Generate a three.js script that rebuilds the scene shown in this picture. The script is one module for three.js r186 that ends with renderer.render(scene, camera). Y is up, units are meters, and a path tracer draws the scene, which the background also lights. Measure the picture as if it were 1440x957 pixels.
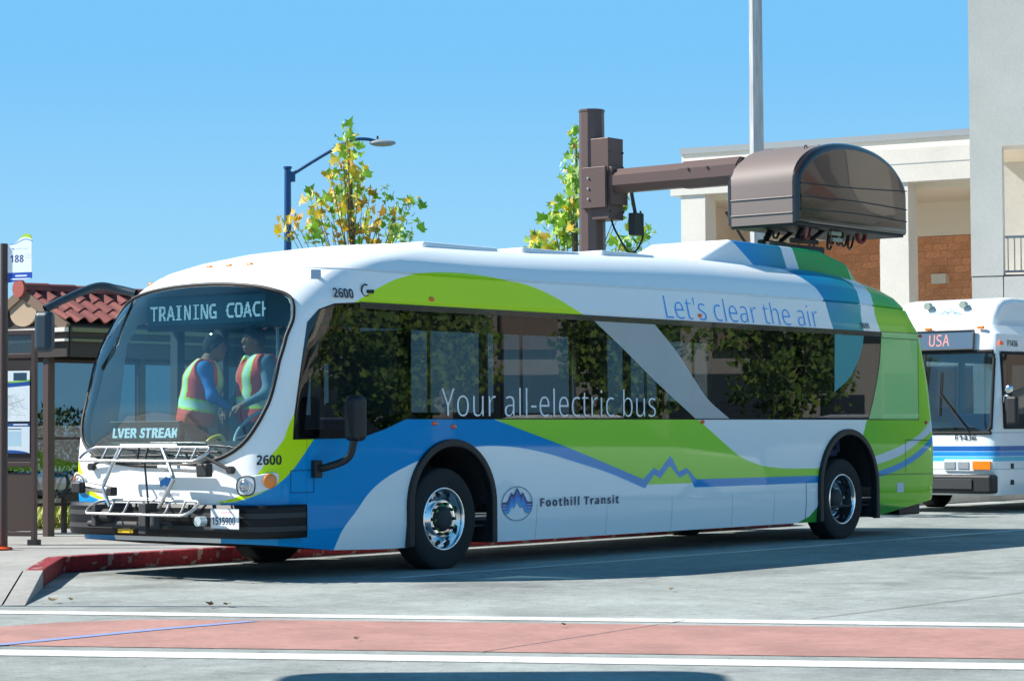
import * as THREE from 'three';
import { mergeGeometries, toCreasedNormals, mergeVertices } from 'three/addons/utils/BufferGeometryUtils.js';
import { RoundedBoxGeometry } from 'three/addons/geometries/RoundedBoxGeometry.js';
import { MarchingCubes } from 'three/addons/objects/MarchingCubes.js';
import { Brush, Evaluator, SUBTRACTION } from 'three-bvh-csg';

// ---------------------------------------------------------------- camera, sky, sun, exposure
const scene = new THREE.Scene();
const camera = new THREE.PerspectiveCamera(16.394, 1440 / 957, 0.3, 900);
camera.position.set(0, 1.33, 0);
camera.rotation.set(0.0386, 0, -0.0055, 'YXZ');
camera.focus = 24; camera.userData.fStop = 9;

const renderer = new THREE.WebGLRenderer({ antialias: true });
renderer.toneMapping = THREE.LinearToneMapping;
renderer.toneMappingExposure = 1.78;
renderer.shadowMap.enabled = true;

function makeSky() {
  const W = 512, H = 256, d = new Float32Array(W * H * 4);
  const stops = [[-90, .15, .175, .185], [-1, .19, .30, .365], [0, .25, .418, .54], [4, .188, .385, .545], [9, .112, .318, .54], [18, .1, .305, .535], [35, .056, .205, .39], [60, .008, .064, .148], [90, .005, .046, .11]];
  for (let r = 0; r < H; r++) {
    const e = ((r + .5) / H - .5) * 180;
    let k = 0; while (k < stops.length - 2 && e > stops[k + 1][0]) k++;
    const a = stops[k], b = stops[k + 1], t = Math.min(1, Math.max(0, (e - a[0]) / (b[0] - a[0])));
    for (let c = 0; c < W; c++) { const o = (r * W + c) * 4; for (let j = 0; j < 3; j++) d[o + j] = a[j + 1] + (b[j + 1] - a[j + 1]) * t; d[o + 3] = 1; }
  }
  const t = new THREE.DataTexture(d, W, H, THREE.RGBAFormat, THREE.FloatType);
  t.mapping = THREE.EquirectangularReflectionMapping; t.magFilter = THREE.LinearFilter; t.needsUpdate = true;
  return t;
}
const skyTexture = makeSky();
scene.background = skyTexture; scene.environment = skyTexture;

const sun = new THREE.DirectionalLight(new THREE.Color(1, .95, .87), 5);
sun.name = 'sun';
sun.position.set(-60, 54.3, -5.2).add(new THREE.Vector3(2, 0, -28));
sun.target.position.set(2, 0, -28);
sun.castShadow = true; sun.shadow.radius = 1;
Object.assign(sun.shadow.camera, { left: -45, right: 45, top: 45, bottom: -45, near: 1, far: 200 });
sun.shadow.mapSize.set(4096, 4096);
scene.add(sun, sun.target);

// ---------------------------------------------------------------- helpers
let seedState = 12345;
const rnd = () => { seedState = (seedState * 1664525 + 1013904223) >>> 0; return seedState / 4294967296; };
const rr = (a, b) => a + (b - a) * rnd();
const V3 = (x, y, z) => new THREE.Vector3(x, y, z);
const lerp = (a, b, t) => a + (b - a) * t;
const clamp01 = (t) => Math.min(1, Math.max(0, t));
const smooth = (a, b, x) => { const t = clamp01((x - a) / (b - a)); return t * t * (3 - 2 * t); };
function interp(x, xs, ys) {
  if (x <= xs[0]) return ys[0];
  for (let i = 1; i < xs.length; i++) if (x <= xs[i]) return lerp(ys[i - 1], ys[i], (x - xs[i - 1]) / (xs[i] - xs[i - 1]));
  return ys[ys.length - 1];
}
const taken = {};
function numbered(n) { taken[n] = (taken[n] ?? -1) + 1; return taken[n] ? n + '_' + String(taken[n]).padStart(3, '0') : n; }
function shade(o) { o.castShadow = true; o.receiveShadow = true; return o; }
function part(parent, name, geo, mat, label) {
  const m = shade(new THREE.Mesh(geo, mat)); m.name = name; parent.add(m);
  if (label) m.userData.label = label;
  return m;
}
function sub(parent, name) { const g = new THREE.Group(); g.name = name; parent.add(g); return g; }
function thing(name, label, category, group) {
  const g = new THREE.Group(); g.name = numbered(name); g.userData = { label, category }; if (group) g.userData.group = group; scene.add(g); return g;
}
function single(name, geo, mat, label, category, group) {
  const m = shade(new THREE.Mesh(geo, mat)); m.name = numbered(name); m.userData = { label, category }; if (group) m.userData.group = group; scene.add(m); return m;
}
function setting(name, geo, mat) { const m = shade(new THREE.Mesh(geo, mat)); m.name = numbered(name); m.userData.kind = 'structure'; scene.add(m); return m; }
const std = (o) => new THREE.MeshStandardMaterial(o);
const phy = (o) => new THREE.MeshPhysicalMaterial(o);
const lin = (r, g, b) => new THREE.Color().setRGB(r, g, b);
const strip = (g) => { g = g.index ? g.toNonIndexed() : g; for (const k of Object.keys(g.attributes)) if (!['position', 'normal', 'uv'].includes(k)) g.deleteAttribute(k); if (!g.attributes.uv) g.setAttribute('uv', new THREE.Float32BufferAttribute(new Float32Array(g.attributes.position.count * 2), 2)); return g; };
const merge = (list) => mergeGeometries(list.map(strip), false);
const box = (w, h, d, x = 0, y = 0, z = 0, r = 0) => { const g = r ? new RoundedBoxGeometry(w, h, d, 2, r) : new THREE.BoxGeometry(w, h, d); g.translate(x, y, z); return g; };
function bar(p, q, r, seg = 8, r2 = r) {
  const d = q.clone().sub(p), g = new THREE.CylinderGeometry(r2, r, d.length(), seg); g.translate(0, d.length() / 2, 0);
  g.applyQuaternion(new THREE.Quaternion().setFromUnitVectors(V3(0, 1, 0), d.clone().normalize())); g.translate(p.x, p.y, p.z); return g;
}
function pipe(pts, r, closed = false, n = 40, seg = 6, tension = .5) { return new THREE.TubeGeometry(new THREE.CatmullRomCurve3(pts, closed, 'catmullrom', tension), n, r, seg, closed); }
function extrude(pts, depth, bevel = 0) {
  const s = new THREE.Shape(pts.map((p) => new THREE.Vector2(p[0], p[1])));
  return new THREE.ExtrudeGeometry(s, { depth, bevelEnabled: bevel > 0, bevelSize: bevel, bevelThickness: bevel, bevelSegments: 2, curveSegments: 12 });
}
const lathe = (pts, seg = 48) => new THREE.LatheGeometry(pts.map((p) => new THREE.Vector2(p[0], p[1])), seg);

function noise2(seed) {
  const P = new Float32Array(4096); let s = seed * 7919 + 13; for (let i = 0; i < 4096; i++) { s = (s * 1664525 + 1013904223) >>> 0; P[i] = s / 4294967296; }
  return (x, y, per) => { // tiling value noise, period per
    const xi = Math.floor(x), yi = Math.floor(y), fx = x - xi, fy = y - yi, u = fx * fx * (3 - 2 * fx), v = fy * fy * (3 - 2 * fy);
    const h = (a, b) => P[((((a % per) + per) % per) * 131 + (((b % per) + per) % per) * 977 + seed * 31) & 4095];
    return lerp(lerp(h(xi, yi), h(xi + 1, yi), u), lerp(h(xi, yi + 1), h(xi + 1, yi + 1), u), v);
  };
}
function tileTexture(N, seed, fn, srgb = true) { // fn(fbm(freq, oct), i, j, rand) -> [r,g,b] 0..255
  const n = noise2(seed), d = new Uint8Array(N * N * 4); let s = seed * 99991 + 7;
  const rand = () => { s = (s * 1664525 + 1013904223) >>> 0; return s / 4294967296; };
  for (let j = 0; j < N; j++) for (let i = 0; i < N; i++) {
    const f = (freq, oct = 3, ox = 1) => { let a = 0, w = .5, t = 0, q = freq; for (let o = 0; o < oct; o++) { a += w * n(i / N * q * ox, j / N * q, Math.max(1, q)); t += w; w *= .5; q *= 2; } return a / t; };
    const c = fn(f, i / N, j / N, rand), o = (j * N + i) * 4;
    for (let k = 0; k < 3; k++) d[o + k] = Math.max(0, Math.min(255, c[k])); d[o + 3] = 255;
  }
  const t = new THREE.DataTexture(d, N, N); t.wrapS = t.wrapT = THREE.RepeatWrapping; t.magFilter = THREE.LinearFilter; if (srgb) t.colorSpace = THREE.SRGBColorSpace; t.needsUpdate = true; return t;
}
function canvasTexture(w, h, draw) {
  const c = document.createElement('canvas'); c.width = w; c.height = h; draw(c.getContext('2d'), w, h);
  const t = new THREE.CanvasTexture(c); t.colorSpace = THREE.SRGBColorSpace; t.magFilter = THREE.LinearFilter; return t;
}
// quad from four corners (bottom left, bottom right, top right, top left as read)
function quad(a, b, c, d) {
  const g = new THREE.BufferGeometry(); g.setAttribute('position', new THREE.Float32BufferAttribute([...a, ...b, ...c, ...d], 3));
  g.setAttribute('uv', new THREE.Float32BufferAttribute([0, 0, 1, 0, 1, 1, 0, 1], 2)); g.setIndex([0, 1, 2, 0, 2, 3]); g.computeVertexNormals(); return g;
}
function textDecal(w, h, draw, rough = .4) { const t = canvasTexture(w, h, draw); return std({ map: t, transparent: true, roughness: rough }); }
function thinText(c, text, x, y, size, color, thin, squeeze = 1) {
  c.save(); c.translate(x, y); c.scale(squeeze, 1); c.font = size + 'px sans-serif'; c.fillStyle = color; c.textBaseline = 'alphabetic'; c.fillText(text, 0, 0);
  if (thin) { c.globalCompositeOperation = 'destination-out'; c.lineWidth = thin; c.lineJoin = 'round'; c.strokeText(text, 0, 0); }
  c.restore();
}

function fitText(c, text, x, y, size, width, color, thin, font = 'sans-serif') {
  c.save(); c.font = size + 'px ' + font; const k = width / c.measureText(text).width; c.translate(x, y); c.scale(k, 1); c.fillStyle = color; c.fillText(text, 0, 0);
  if (thin) { c.globalCompositeOperation = 'destination-out'; c.lineWidth = thin; c.lineJoin = 'round'; c.strokeText(text, 0, 0); }
  c.restore();
}
// the street frame: u runs along the kerb towards the rear of the bus, v across it away from the carriageway
const KERB = { x: -0.6493, z: -23.0439, turn: Math.PI / 2 - 0.6794 };
function alongKerb(o) { o.position.set(KERB.x, 0, KERB.z); o.rotation.y = KERB.turn; return o; }
const L = (u, y, v) => V3(u, y, -v);
const toWorld = (u, y, v) => L(u, y, v).applyAxisAngle(V3(0, 1, 0), KERB.turn).add(V3(KERB.x, 0, KERB.z));

// ---------------------------------------------------------------- shared materials
const concreteMap = tileTexture(1024, 3, (f, i, j, r) => {
  const a = f(4, 4), b = f(24, 3), c = f(120, 2), st = Math.max(0, f(7, 4) - .62) * 120, sp = f(200, 1) > .93 ? 26 : 0, k = 147 + (a - .5) * 46 + (b - .5) * 26 + (c - .5) * 22 + (r() - .5) * 24 - st * 1.3 - sp;
  return [k * .95, k * .985, k * .965];
});
const concreteBump = tileTexture(512, 5, (f, i, j, r) => { const k = 128 + (f(60, 3) - .5) * 120 + (r() - .5) * 60; return [k, k, k]; }, false);
const roadMat = std({ map: concreteMap, bumpMap: concreteBump, bumpScale: .004, roughness: .88 });
const walkMap = tileTexture(512, 9, (f, i, j, r) => { const k = 152 + (f(5, 4) - .5) * 34 + (f(60, 2) - .5) * 14 + (r() - .5) * 14; return [k, k * .985, k * .96]; });
const walkMat = std({ map: walkMap, bumpMap: concreteBump, bumpScale: .003, roughness: .9 });
const redKerbMap = tileTexture(512, 21, (f, i, j, r) => { const w = f(14, 4), k = .82 + (f(40, 2) - .5) * .4; return w > .63 ? [146, 120, 112] : [150 * k + 8, 34 * k, 46 * k]; });
const redKerb = std({ map: redKerbMap, roughness: .75 });
const pinkMap = tileTexture(512, 33, (f, i, j, r) => { const k = 1 + (f(6, 4) - .5) * .22 + (f(50, 2) - .5) * .12 + (r() - .5) * .09; return [160 * k, 119 * k, 110 * k]; });
const pinkMat = std({ map: pinkMap, roughness: .85, bumpMap: concreteBump, bumpScale: .003 });
const paintMap = tileTexture(512, 41, (f, i, j, r) => { const k = 206 + (f(30, 3) - .5) * 30 - Math.max(0, f(12, 4) - .68) * 200 + (r() - .5) * 10; return [k, k, k * .985]; });
const whitePaint = std({ map: paintMap, roughness: .7 });
const brownSteel = std({ color: '#4b3a36', roughness: .5, metalness: .15 });
const darkBrown = std({ color: '#2e2422', roughness: .6 });
const blackPlastic = std({ color: lin(.012, .013, .015), roughness: .55 });
const rubber = std({ color: lin(.016, .016, .017), roughness: .85 });
const darkGrey = std({ color: lin(.03, .032, .035), roughness: .7 });
const chrome = std({ color: lin(.82, .83, .85), roughness: .13, metalness: 1 });
const aluminium = std({ color: lin(.6, .61, .62), roughness: .38, metalness: 1 });
const amber = phy({ color: '#f08008', roughness: .25, clearcoat: 1 });
const redLens = phy({ color: '#c8240c', roughness: .25, clearcoat: 1 });
const orangeLens = phy({ color: '#ff661a', roughness: .3, clearcoat: 1 });
const sideGlass = phy({ color: lin(.24, .28, .30), transmission: 1, thickness: 0, roughness: 0, ior: 1.7 });
const frontGlass = phy({ color: lin(.6, .86, .92), transmission: 1, thickness: 0, roughness: 0, ior: 2.0 });

// ---------------------------------------------------------------- ground, road markings, pavement
const planarUV = (g, s) => { const p = g.attributes.position, uv = new Float32Array(p.count * 2); for (let i = 0; i < p.count; i++) { uv[2 * i] = p.getX(i) / s; uv[2 * i + 1] = p.getZ(i) / s; } g.setAttribute('uv', new THREE.BufferAttribute(uv, 2)); return g; };
function sheet(pts, y, s) { // flat polygon of [x, z] points
  const shp = new THREE.Shape(pts.map((p) => new THREE.Vector2(p[0], -p[1]))), g = new THREE.ShapeGeometry(shp); g.rotateX(-Math.PI / 2); g.translate(0, y, 0); return planarUV(g, s);
}
setting('road', sheet([[-300, 60], [300, 60], [300, -600], [-300, -600]], 0, 9), roadMat);
{
  const ln = (x, z0, k) => z0 + x * k, band = (x0, x1, za, ka, zb, kb) => [[x0, ln(x0, za, ka)], [x1, ln(x1, za, ka)], [x1, ln(x1, zb, kb)], [x0, ln(x0, zb, kb)]];
  setting('crosswalk_line', sheet(band(-9, 16, -17.02, .228, -16.72, .228), .004, 2), whitePaint);
  setting('crosswalk_line', sheet(band(-9, 16, -14.02, .2, -13.66, .2), .004, 2), whitePaint);
  setting('crosswalk_paving', sheet([[-3.6, -16.35], [-3.25, -16.7], [-2.7, -16.95], [-1.6, -16.83], [16, -16.52 + 16 * .222], [16, -14.3 + 16 * .2], [-9, -14.3 - 9 * .2], [-9, -15.6]], .004, 2.5), pinkMat);
  const blueLine = std({ color: '#7d90bd', roughness: .8 });
  setting('blue_paint_line', sheet([[-5, -14.35], [-3.25, -15.03], [-2.5, -16.05], [-1.9, -16.72], [-1.78, -16.72], [-2.42, -15.98], [-3.2, -14.93], [-5, -14.23]], .008, 1), blueLine);
  const seal = std({ color: lin(.16, .16, .155), roughness: .9 });
  const joint = (x0, z0, x1, z1, w) => { const d = Math.hypot(x1 - x0, z1 - z0), nx = -(z1 - z0) / d * w, nz = (x1 - x0) / d * w; setting('road_joint', sheet([[x0 + nx, z0 + nz], [x1 + nx, z1 + nz], [x1 - nx, z1 - nz], [x0 - nx, z0 - nz]], .006, 1), seal); };
  joint(2.1, -16.72, 9, -25.3, .008); joint(-.2, -14.3, 1.2, -16.6, .006); joint(-9, -18.35, -1.2, -18.1, .006);
  const edge = alongKerb(setting('bay_line', (() => { const g = sheet([[-1.4, .5], [24, .66], [24, .8], [-1.4, .62]], .004, 2); return g; })(), whitePaint));
}
// pavement with its kerb: kerb face line in (u, v)
const kerbLine = [[-4.1, 1.1], [-3.66, 1.55], [-2.55, 2.66], [-2.1, 2.7], [10.6, 2.7], [13.2, 5.6], [60, 5.6]];
{
  const H = .15, K = .16, off = (pts, d) => pts.map((p, i) => { const a = pts[Math.max(0, i - 1)], b = pts[Math.min(pts.length - 1, i + 1)], dx = b[0] - a[0], dz = b[1] - a[1], l = Math.hypot(dx, dz); return [p[0] - dz / l * d, p[1] + dx / l * d]; });
  const back = off(kerbLine, K);
  // pavement slab behind the kerb, including the ramp apron that runs down to the road
  const slab = [...back, [60, 11.5], [-12, 11.5], [-6.29, 5.65]].map(([u, v]) => [u, -v]);
  const s = new THREE.Shape(slab.map((p) => new THREE.Vector2(p[0], -p[1]))), g = new THREE.ExtrudeGeometry(s, { depth: H, bevelEnabled: false }); g.rotateX(-Math.PI / 2);
  alongKerb(setting('pavement', planarUV(g, 4), walkMat));
  // red kerb, one stone per run
  for (let i = 0; i < kerbLine.length - 1; i++) {
    const a = kerbLine[i], b = kerbLine[i + 1], c = back[i + 1], d = back[i];
    const sg = new THREE.Shape([a, b, c, d].map((p) => new THREE.Vector2(p[0], p[1]))), kg = new THREE.ExtrudeGeometry(sg, { depth: H + .004 - .02, bevelEnabled: true, bevelSize: .012, bevelThickness: .01, bevelSegments: 2, bevelOffset: -.012 });
    kg.rotateX(-Math.PI / 2); kg.translate(0, .01, 0);
    const p = kg.attributes.position, uv = new Float32Array(p.count * 2); for (let k = 0; k < p.count; k++) { uv[2 * k] = (p.getX(k) + p.getZ(k)) / 1.2; uv[2 * k + 1] = (p.getY(k) + p.getZ(k) * .6) / 1.2; } kg.setAttribute('uv', new THREE.BufferAttribute(uv, 2));
    alongKerb(setting('red_kerb', kg, i < 4 ? redKerb : walkMat));
  }
}
// ramp flare that runs from the kerb end down to the road surface (world coordinates)
{
  const F1 = toWorld(-4.1, .153, 1.1), B1 = toWorld(-4.215, .153, 1.215), F2 = V3(-3.79, .003, -18.36), B2 = V3(-3.97, .003, -18.42), O1 = toWorld(-6.29, .151, 5.65), O2 = V3(-9, .003, -19.4);
  const tri = (list) => { const g = new THREE.BufferGeometry(); g.setAttribute('position', new THREE.Float32BufferAttribute(list.flatMap((v) => [v.x, v.y, v.z]), 3)); g.computeVertexNormals(); return planarUV(g, 4); };
  const low = V3(F1.x, -.02, F1.z), lowB = V3(B1.x, -.02, B1.z);
  setting('kerb_flare', tri([B1, B2, F2, B1, F2, F1, F1, F2, low]), walkMat);
  const gap = B2.clone().sub(V3(.016, 0, 0)), gap1 = B1.clone().sub(V3(.016, .002, 0));
  setting('pavement_ramp', tri([O1, O2, gap, O1, gap, gap1]), walkMat);
}

// ---------------------------------------------------------------- bus shells
// a bus body is a stack of plan outlines: superellipse nose, straight sides, squarer tail
function busSurface(o) {
  const S = { ...o };
  S.inset = (y, u) => { const c = o.crown(u); return interp(y - c * clamp01((y - 2.7) / .5), o.iy, o.iv); };
  S.levelInset = (y) => interp(y, o.iy, o.iv);
  S.nose = (y) => interp(y, o.ny, o.nu);
  S.tail = (y) => interp(y, o.ty, o.tu);
  S.p = (y) => interp(y, o.py, o.pp);
  S.d = (y) => interp(y, o.py, o.pd);
  S.front = (v, y) => { const hw = o.half - S.levelInset(y), x = Math.min(1, Math.abs(v - o.half) / hw), p = S.p(y); return S.nose(y) + S.d(y) * (1 - Math.pow(Math.max(0, 1 - Math.pow(x, p)), 1 / p)); };
  S.side = (u, y) => { // v of the near side at (u, y)
    const i = S.inset(y, u), hw = o.half - i, p = S.p(y), t = (u - S.nose(y)) / S.d(y);
    if (t >= 1) return i; if (t <= 0) return o.half;
    return o.half - hw * Math.pow(Math.max(0, 1 - Math.pow(1 - t, p)), 1 / p);
  };
  return S;
}
function shellGeometry(S, e, yMin) { // e: inward offset
  const ys = S.levels.filter((y) => y >= yMin), rings = [], NF = 26, NS = 44, top = ys[ys.length - 1];
  const ring = (y, extra, yOut) => {
    const pts = [], i = Math.min(S.half - .004, S.levelInset(y) + e + extra), hw = S.half - i, p = S.p(y), d = Math.max(.05, S.d(y)), u0 = S.nose(y) + e, u1 = S.tail(y) - e, us = Math.min(u0 + d, u1 - 1), rc = Math.min(.2, hw);
    const half = [];
    for (let k = 0; k <= NF; k++) { const th = k / NF * Math.PI / 2; half.push([u0 + d * (1 - Math.pow(Math.max(0, Math.cos(th)), 2 / p)), hw * Math.pow(Math.sin(th), 2 / p)]); }
    for (let k = 1; k <= NS; k++) half.push([lerp(us, u1 - rc, k / NS), hw]);
    for (let k = 1; k <= 5; k++) { const th = k / 5 * Math.PI / 2; half.push([u1 - rc + rc * Math.sin(th), hw - rc + rc * Math.cos(th)]); }
    half.push([u1, Math.min(.002, hw * .5)]);
    const w = clamp01((y - 2.7) / .5);
    for (const [u, h] of half) pts.push([u, yOut + S.crown(u) * w, S.half - h]);
    for (let k = half.length - 1; k >= 1; k--) { const [u, h] = half[k]; pts.push([u, yOut + S.crown(u) * w, S.half + h]); }
    return pts;
  };
  const drop = (y) => y - e * smooth(2.85, 3.05, y);
  rings.push(ring(ys[0], S.half, ys[0]));
  for (const y of ys) rings.push(ring(y, 0, drop(y)));
  rings.push(ring(top, S.half, drop(top) + .005));
  const n = rings[0].length, pos = [], idx = [];
  for (const r of rings) for (const [u, y, v] of r) pos.push(u, y, -v);
  for (let a = 0; a < rings.length - 1; a++) for (let k = 0; k < n; k++) { const p = a * n + k, q = a * n + (k + 1) % n, r = p + n, s = q + n; idx.push(p, q, s, p, s, r); }
  let g = new THREE.BufferGeometry(); g.setAttribute('position', new THREE.Float32BufferAttribute(pos, 3)); g.setIndex(idx);
  g = toCreasedNormals(g.toNonIndexed(), .6); g.setAttribute('uv', new THREE.Float32BufferAttribute(new Float32Array(g.attributes.position.count * 2), 2));
  return g;
}
function prism(shapePts, axis, from, to) { // polygon in (u, y) swept over v, or in (v, y) swept over u
  const s = new THREE.Shape(shapePts.map((p) => new THREE.Vector2(p[0], p[1]))), g = new THREE.ExtrudeGeometry(s, { depth: to - from, bevelEnabled: false });
  if (axis === 'v') g.translate(0, 0, -to); // (u, y, z = -v)
  else { g.translate(0, 0, from); const p = g.attributes.position, q = g.attributes.normal; for (const a of [p, q]) for (let i = 0; i < a.count; i++) { const x = a.getX(i), y = a.getY(i), z = a.getZ(i); a.setXYZ(i, z, y, -x); } }
  return g;
}
const inner = std({ color: lin(.42, .45, .47), roughness: .7 });
function carve(S, paint, cuts, floorY) {
  const ev = new Evaluator(); ev.useGroups = true; ev.attributes = ['position', 'normal', 'uv'];
  const brush = (g, m) => { const b = new Brush(strip(g), m); b.updateMatrixWorld(true); return b; };
  let r = ev.evaluate(brush(shellGeometry(S, 0, 0), paint), brush((() => { const g = shellGeometry(S, .055, floorY); return g; })(), inner), SUBTRACTION);
  for (const [g, m] of cuts) { r.updateMatrixWorld(true); r = ev.evaluate(r, brush(g, m), SUBTRACTION); }
  const g = r.geometry, p = g.attributes.position, uv = g.attributes.uv;
  for (let i = 0; i < p.count; i++) {
    const u = p.getX(i), y = p.getY(i); let v = -p.getZ(i); const farSide = v > S.half; if (farSide) v = 2 * S.half - v;
    const s = u - v * smooth(-.8, -1.5, u) + (farSide ? .16 * smooth(.9, .3, v) * smooth(-1.6, -2.2, u) : 0);
    uv.setXY(i, (s + 4) / 14, (Math.min(y, 3.36) - .2) / 3.2);
  }
  return new THREE.Mesh(g, r.material);
}
// pane that follows the side of a shell, between bottom(u) and top(u)
function sidePane(S, u0, u1, bottom, top, out, n = 14, m = 6, flip = false) {
  const pos = [], idx = [], uv = [];
  for (let i = 0; i <= n; i++) for (let j = 0; j <= m; j++) { const u = lerp(u0, u1, i / n), y = lerp(bottom(u), top(u), j / m), v = S.side(u, y) - out; pos.push(u, y, flip ? -(2 * S.half - v) : -v); uv.push(i / n, j / m); }
  for (let i = 0; i < n; i++) for (let j = 0; j < m; j++) { const a = i * (m + 1) + j, b = a + m + 1; flip ? idx.push(a, a + 1, b, b, a + 1, b + 1) : idx.push(a, b, a + 1, b, b + 1, a + 1); }
  const g = new THREE.BufferGeometry(); g.setAttribute('position', new THREE.Float32BufferAttribute(pos, 3)); g.setAttribute('uv', new THREE.Float32BufferAttribute(uv, 2)); g.setIndex(idx); g.computeVertexNormals(); return g;
}
function frontPatch(S, outline, out, rings = 12) { // outline [[v, y]...] about its centre
  const c = outline.reduce((a, p) => [a[0] + p[0] / outline.length, a[1] + p[1] / outline.length], [0, 0]), n = outline.length, pos = [], idx = [];
  pos.push(S.front(c[0], c[1]) - out, c[1], -c[0]);
  for (let r = 1; r <= rings; r++) for (const p of outline) { const t = r / rings, v = lerp(c[0], p[0], t), y = lerp(c[1], p[1], t); pos.push(S.front(v, y) - out, y, -v); }
  for (let k = 0; k < n; k++) idx.push(0, 1 + k, 1 + (k + 1) % n);
  for (let r = 0; r < rings - 1; r++) for (let k = 0; k < n; k++) { const a = 1 + r * n + k, b = 1 + r * n + (k + 1) % n; idx.push(a, a + n, b + n, a, b + n, b); }
  const g = new THREE.BufferGeometry(); g.setAttribute('position', new THREE.Float32BufferAttribute(pos, 3)); g.setIndex(idx); g.computeVertexNormals(); return g;
}
function smoothOutline(pts, n) { const c = new THREE.CatmullRomCurve3(pts.map((p) => V3(p[0], p[1], 0)), true, 'centripetal'); return c.getSpacedPoints(n).slice(0, n).map((p) => [p.x, p.y]); }

// ---------------------------------------------------------------- wheel
function tyreGeo(R, r, w) { const h = w / 2, g = lathe([[r, -h * .86], [r + .04, -h], [R - .07, -h * .99], [R - .02, -h * .88], [R, -h * .7], [R, h * .7], [R - .02, h * .88], [R - .07, h * .99], [r + .04, h], [r, h * .86]], 56); g.rotateX(Math.PI / 2); return g; }
const nutGreen = std({ color: '#4fae28', roughness: .5 });
function makeWheel(parent, u, v, R, dished, flip, name = 'wheel') {
  const w = sub(parent, name); w.position.set(u, R - .012, -v); if (flip) w.rotation.y = Math.PI;
  part(w, 'tyre', tyreGeo(R, .295, .29), rubber);
  const prof = dished ? [[.31, .125], [.300, .14], [.285, .128], [.270, .09], [.262, .0], [.250, -.05], [.20, -.055], [.168, -.045], [.165, -.06]]
    : [[.31, .125], [.300, .14], [.285, .128], [.272, .1], [.262, .05], [.245, .04], [.21, .075], [.188, .108], [.180, .114], [.125, .114], [.12, .1]];
  const rg = lathe(prof, 64); rg.rotateX(Math.PI / 2); part(w, 'rim', rg, chrome);
  for (let k = 0; k < 10; k++) { const a = k / 10 * Math.PI * 2 + .3, rad = dished ? .256 : .232, g = new THREE.CylinderGeometry(.024, .024, .02, 16); if (dished) { g.rotateZ(Math.PI / 2); g.translate(.258, 0, .045); } else { g.rotateX(Math.PI / 2); g.rotateY(.72); g.translate(rad, 0, .056); } g.rotateZ(a); part(w, 'hand_hole', g, blackPlastic); }
  const hub = dished ? lathe([[.168, -.06], [.15, -.05], [.12, .02], [.11, .06], [.06, .075], [0, .078]], 32) : lathe([[.122, .1], [.115, .135], [.09, .16], [.05, .168], [0, .17]], 32); hub.rotateX(Math.PI / 2);
  part(w, 'hub', hub, darkGrey);
  for (let k = 0; k < 10; k++) { const a = k / 10 * Math.PI * 2, r = dished ? .19 : .152, z = dished ? -.045 : .114; const g = new THREE.CylinderGeometry(.014, .017, .034, 6); g.rotateX(Math.PI / 2); g.translate(r * Math.cos(a), r * Math.sin(a), z + .017); part(w, 'wheel_nut', g, dished ? chrome : darkGrey); if (!dished) { const t = new THREE.ConeGeometry(.013, .035, 5); t.rotateZ(-Math.PI / 2); t.rotateZ(a + 1.2); t.translate((r + .0) * Math.cos(a + .12), r * Math.sin(a + .12), z + .036); part(w, 'nut_indicator', t, nutGreen); } }
  return w;
}

// ---------------------------------------------------------------- the electric bus
const EB = busSurface({
  half: 1.295, crown: (u) => .12 * smooth(.3, 5.3, u) * (1 - smooth(7.6, 9.4, u)),
  iy: [.2, .45, 2.55, 2.85, 2.856, 2.866, 2.872, 3.0, 3.1, 3.18, 3.235, 3.27], iv: [.03, 0, 0, .07, .105, .105, .085, .185, .32, .5, .8, 1.25],
  ny: [.2, .5, .9, 1.3, 1.6, 1.98, 2.22, 2.48, 2.64, 2.8, 2.9, 3.0, 3.1, 3.2, 3.27], nu: [-2.46, -2.55, -2.575, -2.59, -2.595, -2.54, -2.45, -2.29, -2.16, -1.97, -1.76, -1.45, -1.0, -.3, .5],
  ty: [.2, .5, 1.2, 1.92, 2.55, 3.0, 3.1, 3.27], tu: [9.6, 9.84, 9.85, 9.72, 9.5, 9.2, 9.05, 8.5],
  py: [1.0, 1.3, 1.6, 2.0, 2.9, 3.27], pp: [6.5, 5.2, 3.8, 3.3, 2.8, 2.5], pd: [.52, .58, .66, .7, .9, 1.2],
  levels: [.23, .3, .45, .7, .9, 1.1, 1.3, 1.5, 1.7, 1.9, 2.1, 2.3, 2.45, 2.55, 2.65, 2.75, 2.85, 2.856, 2.866, 2.872, 2.9, 2.95, 3.0, 3.05, 3.1, 3.14, 3.18, 3.21, 3.235, 3.26, 3.27],
});
const bus = alongKerb(thing('transit_bus', 'white, blue and lime battery-electric city bus parked under the charger', 'bus'));
const LW = 2048, LH = 640;
function poly(c, pts, fill) { c.fillStyle = fill; c.beginPath(); pts.forEach((p, i) => c[i ? 'lineTo' : 'moveTo']((p[0] + 4) / 14 * LW, LH - (p[1] - .2) / 3.2 * LH)); c.closePath(); c.fill(); }
function curvePts(pts, n = 40) { const k = new THREE.CatmullRomCurve3(pts.map((p) => V3(p[0], p[1], 0)), false, 'centripetal'); return k.getPoints(n).map((p) => [p.x, p.y]); }
const BLUE = '#008ed0', LIME = '#cdee14', GREEN = '#a2de46', WHITE = '#f1f3f3';
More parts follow.
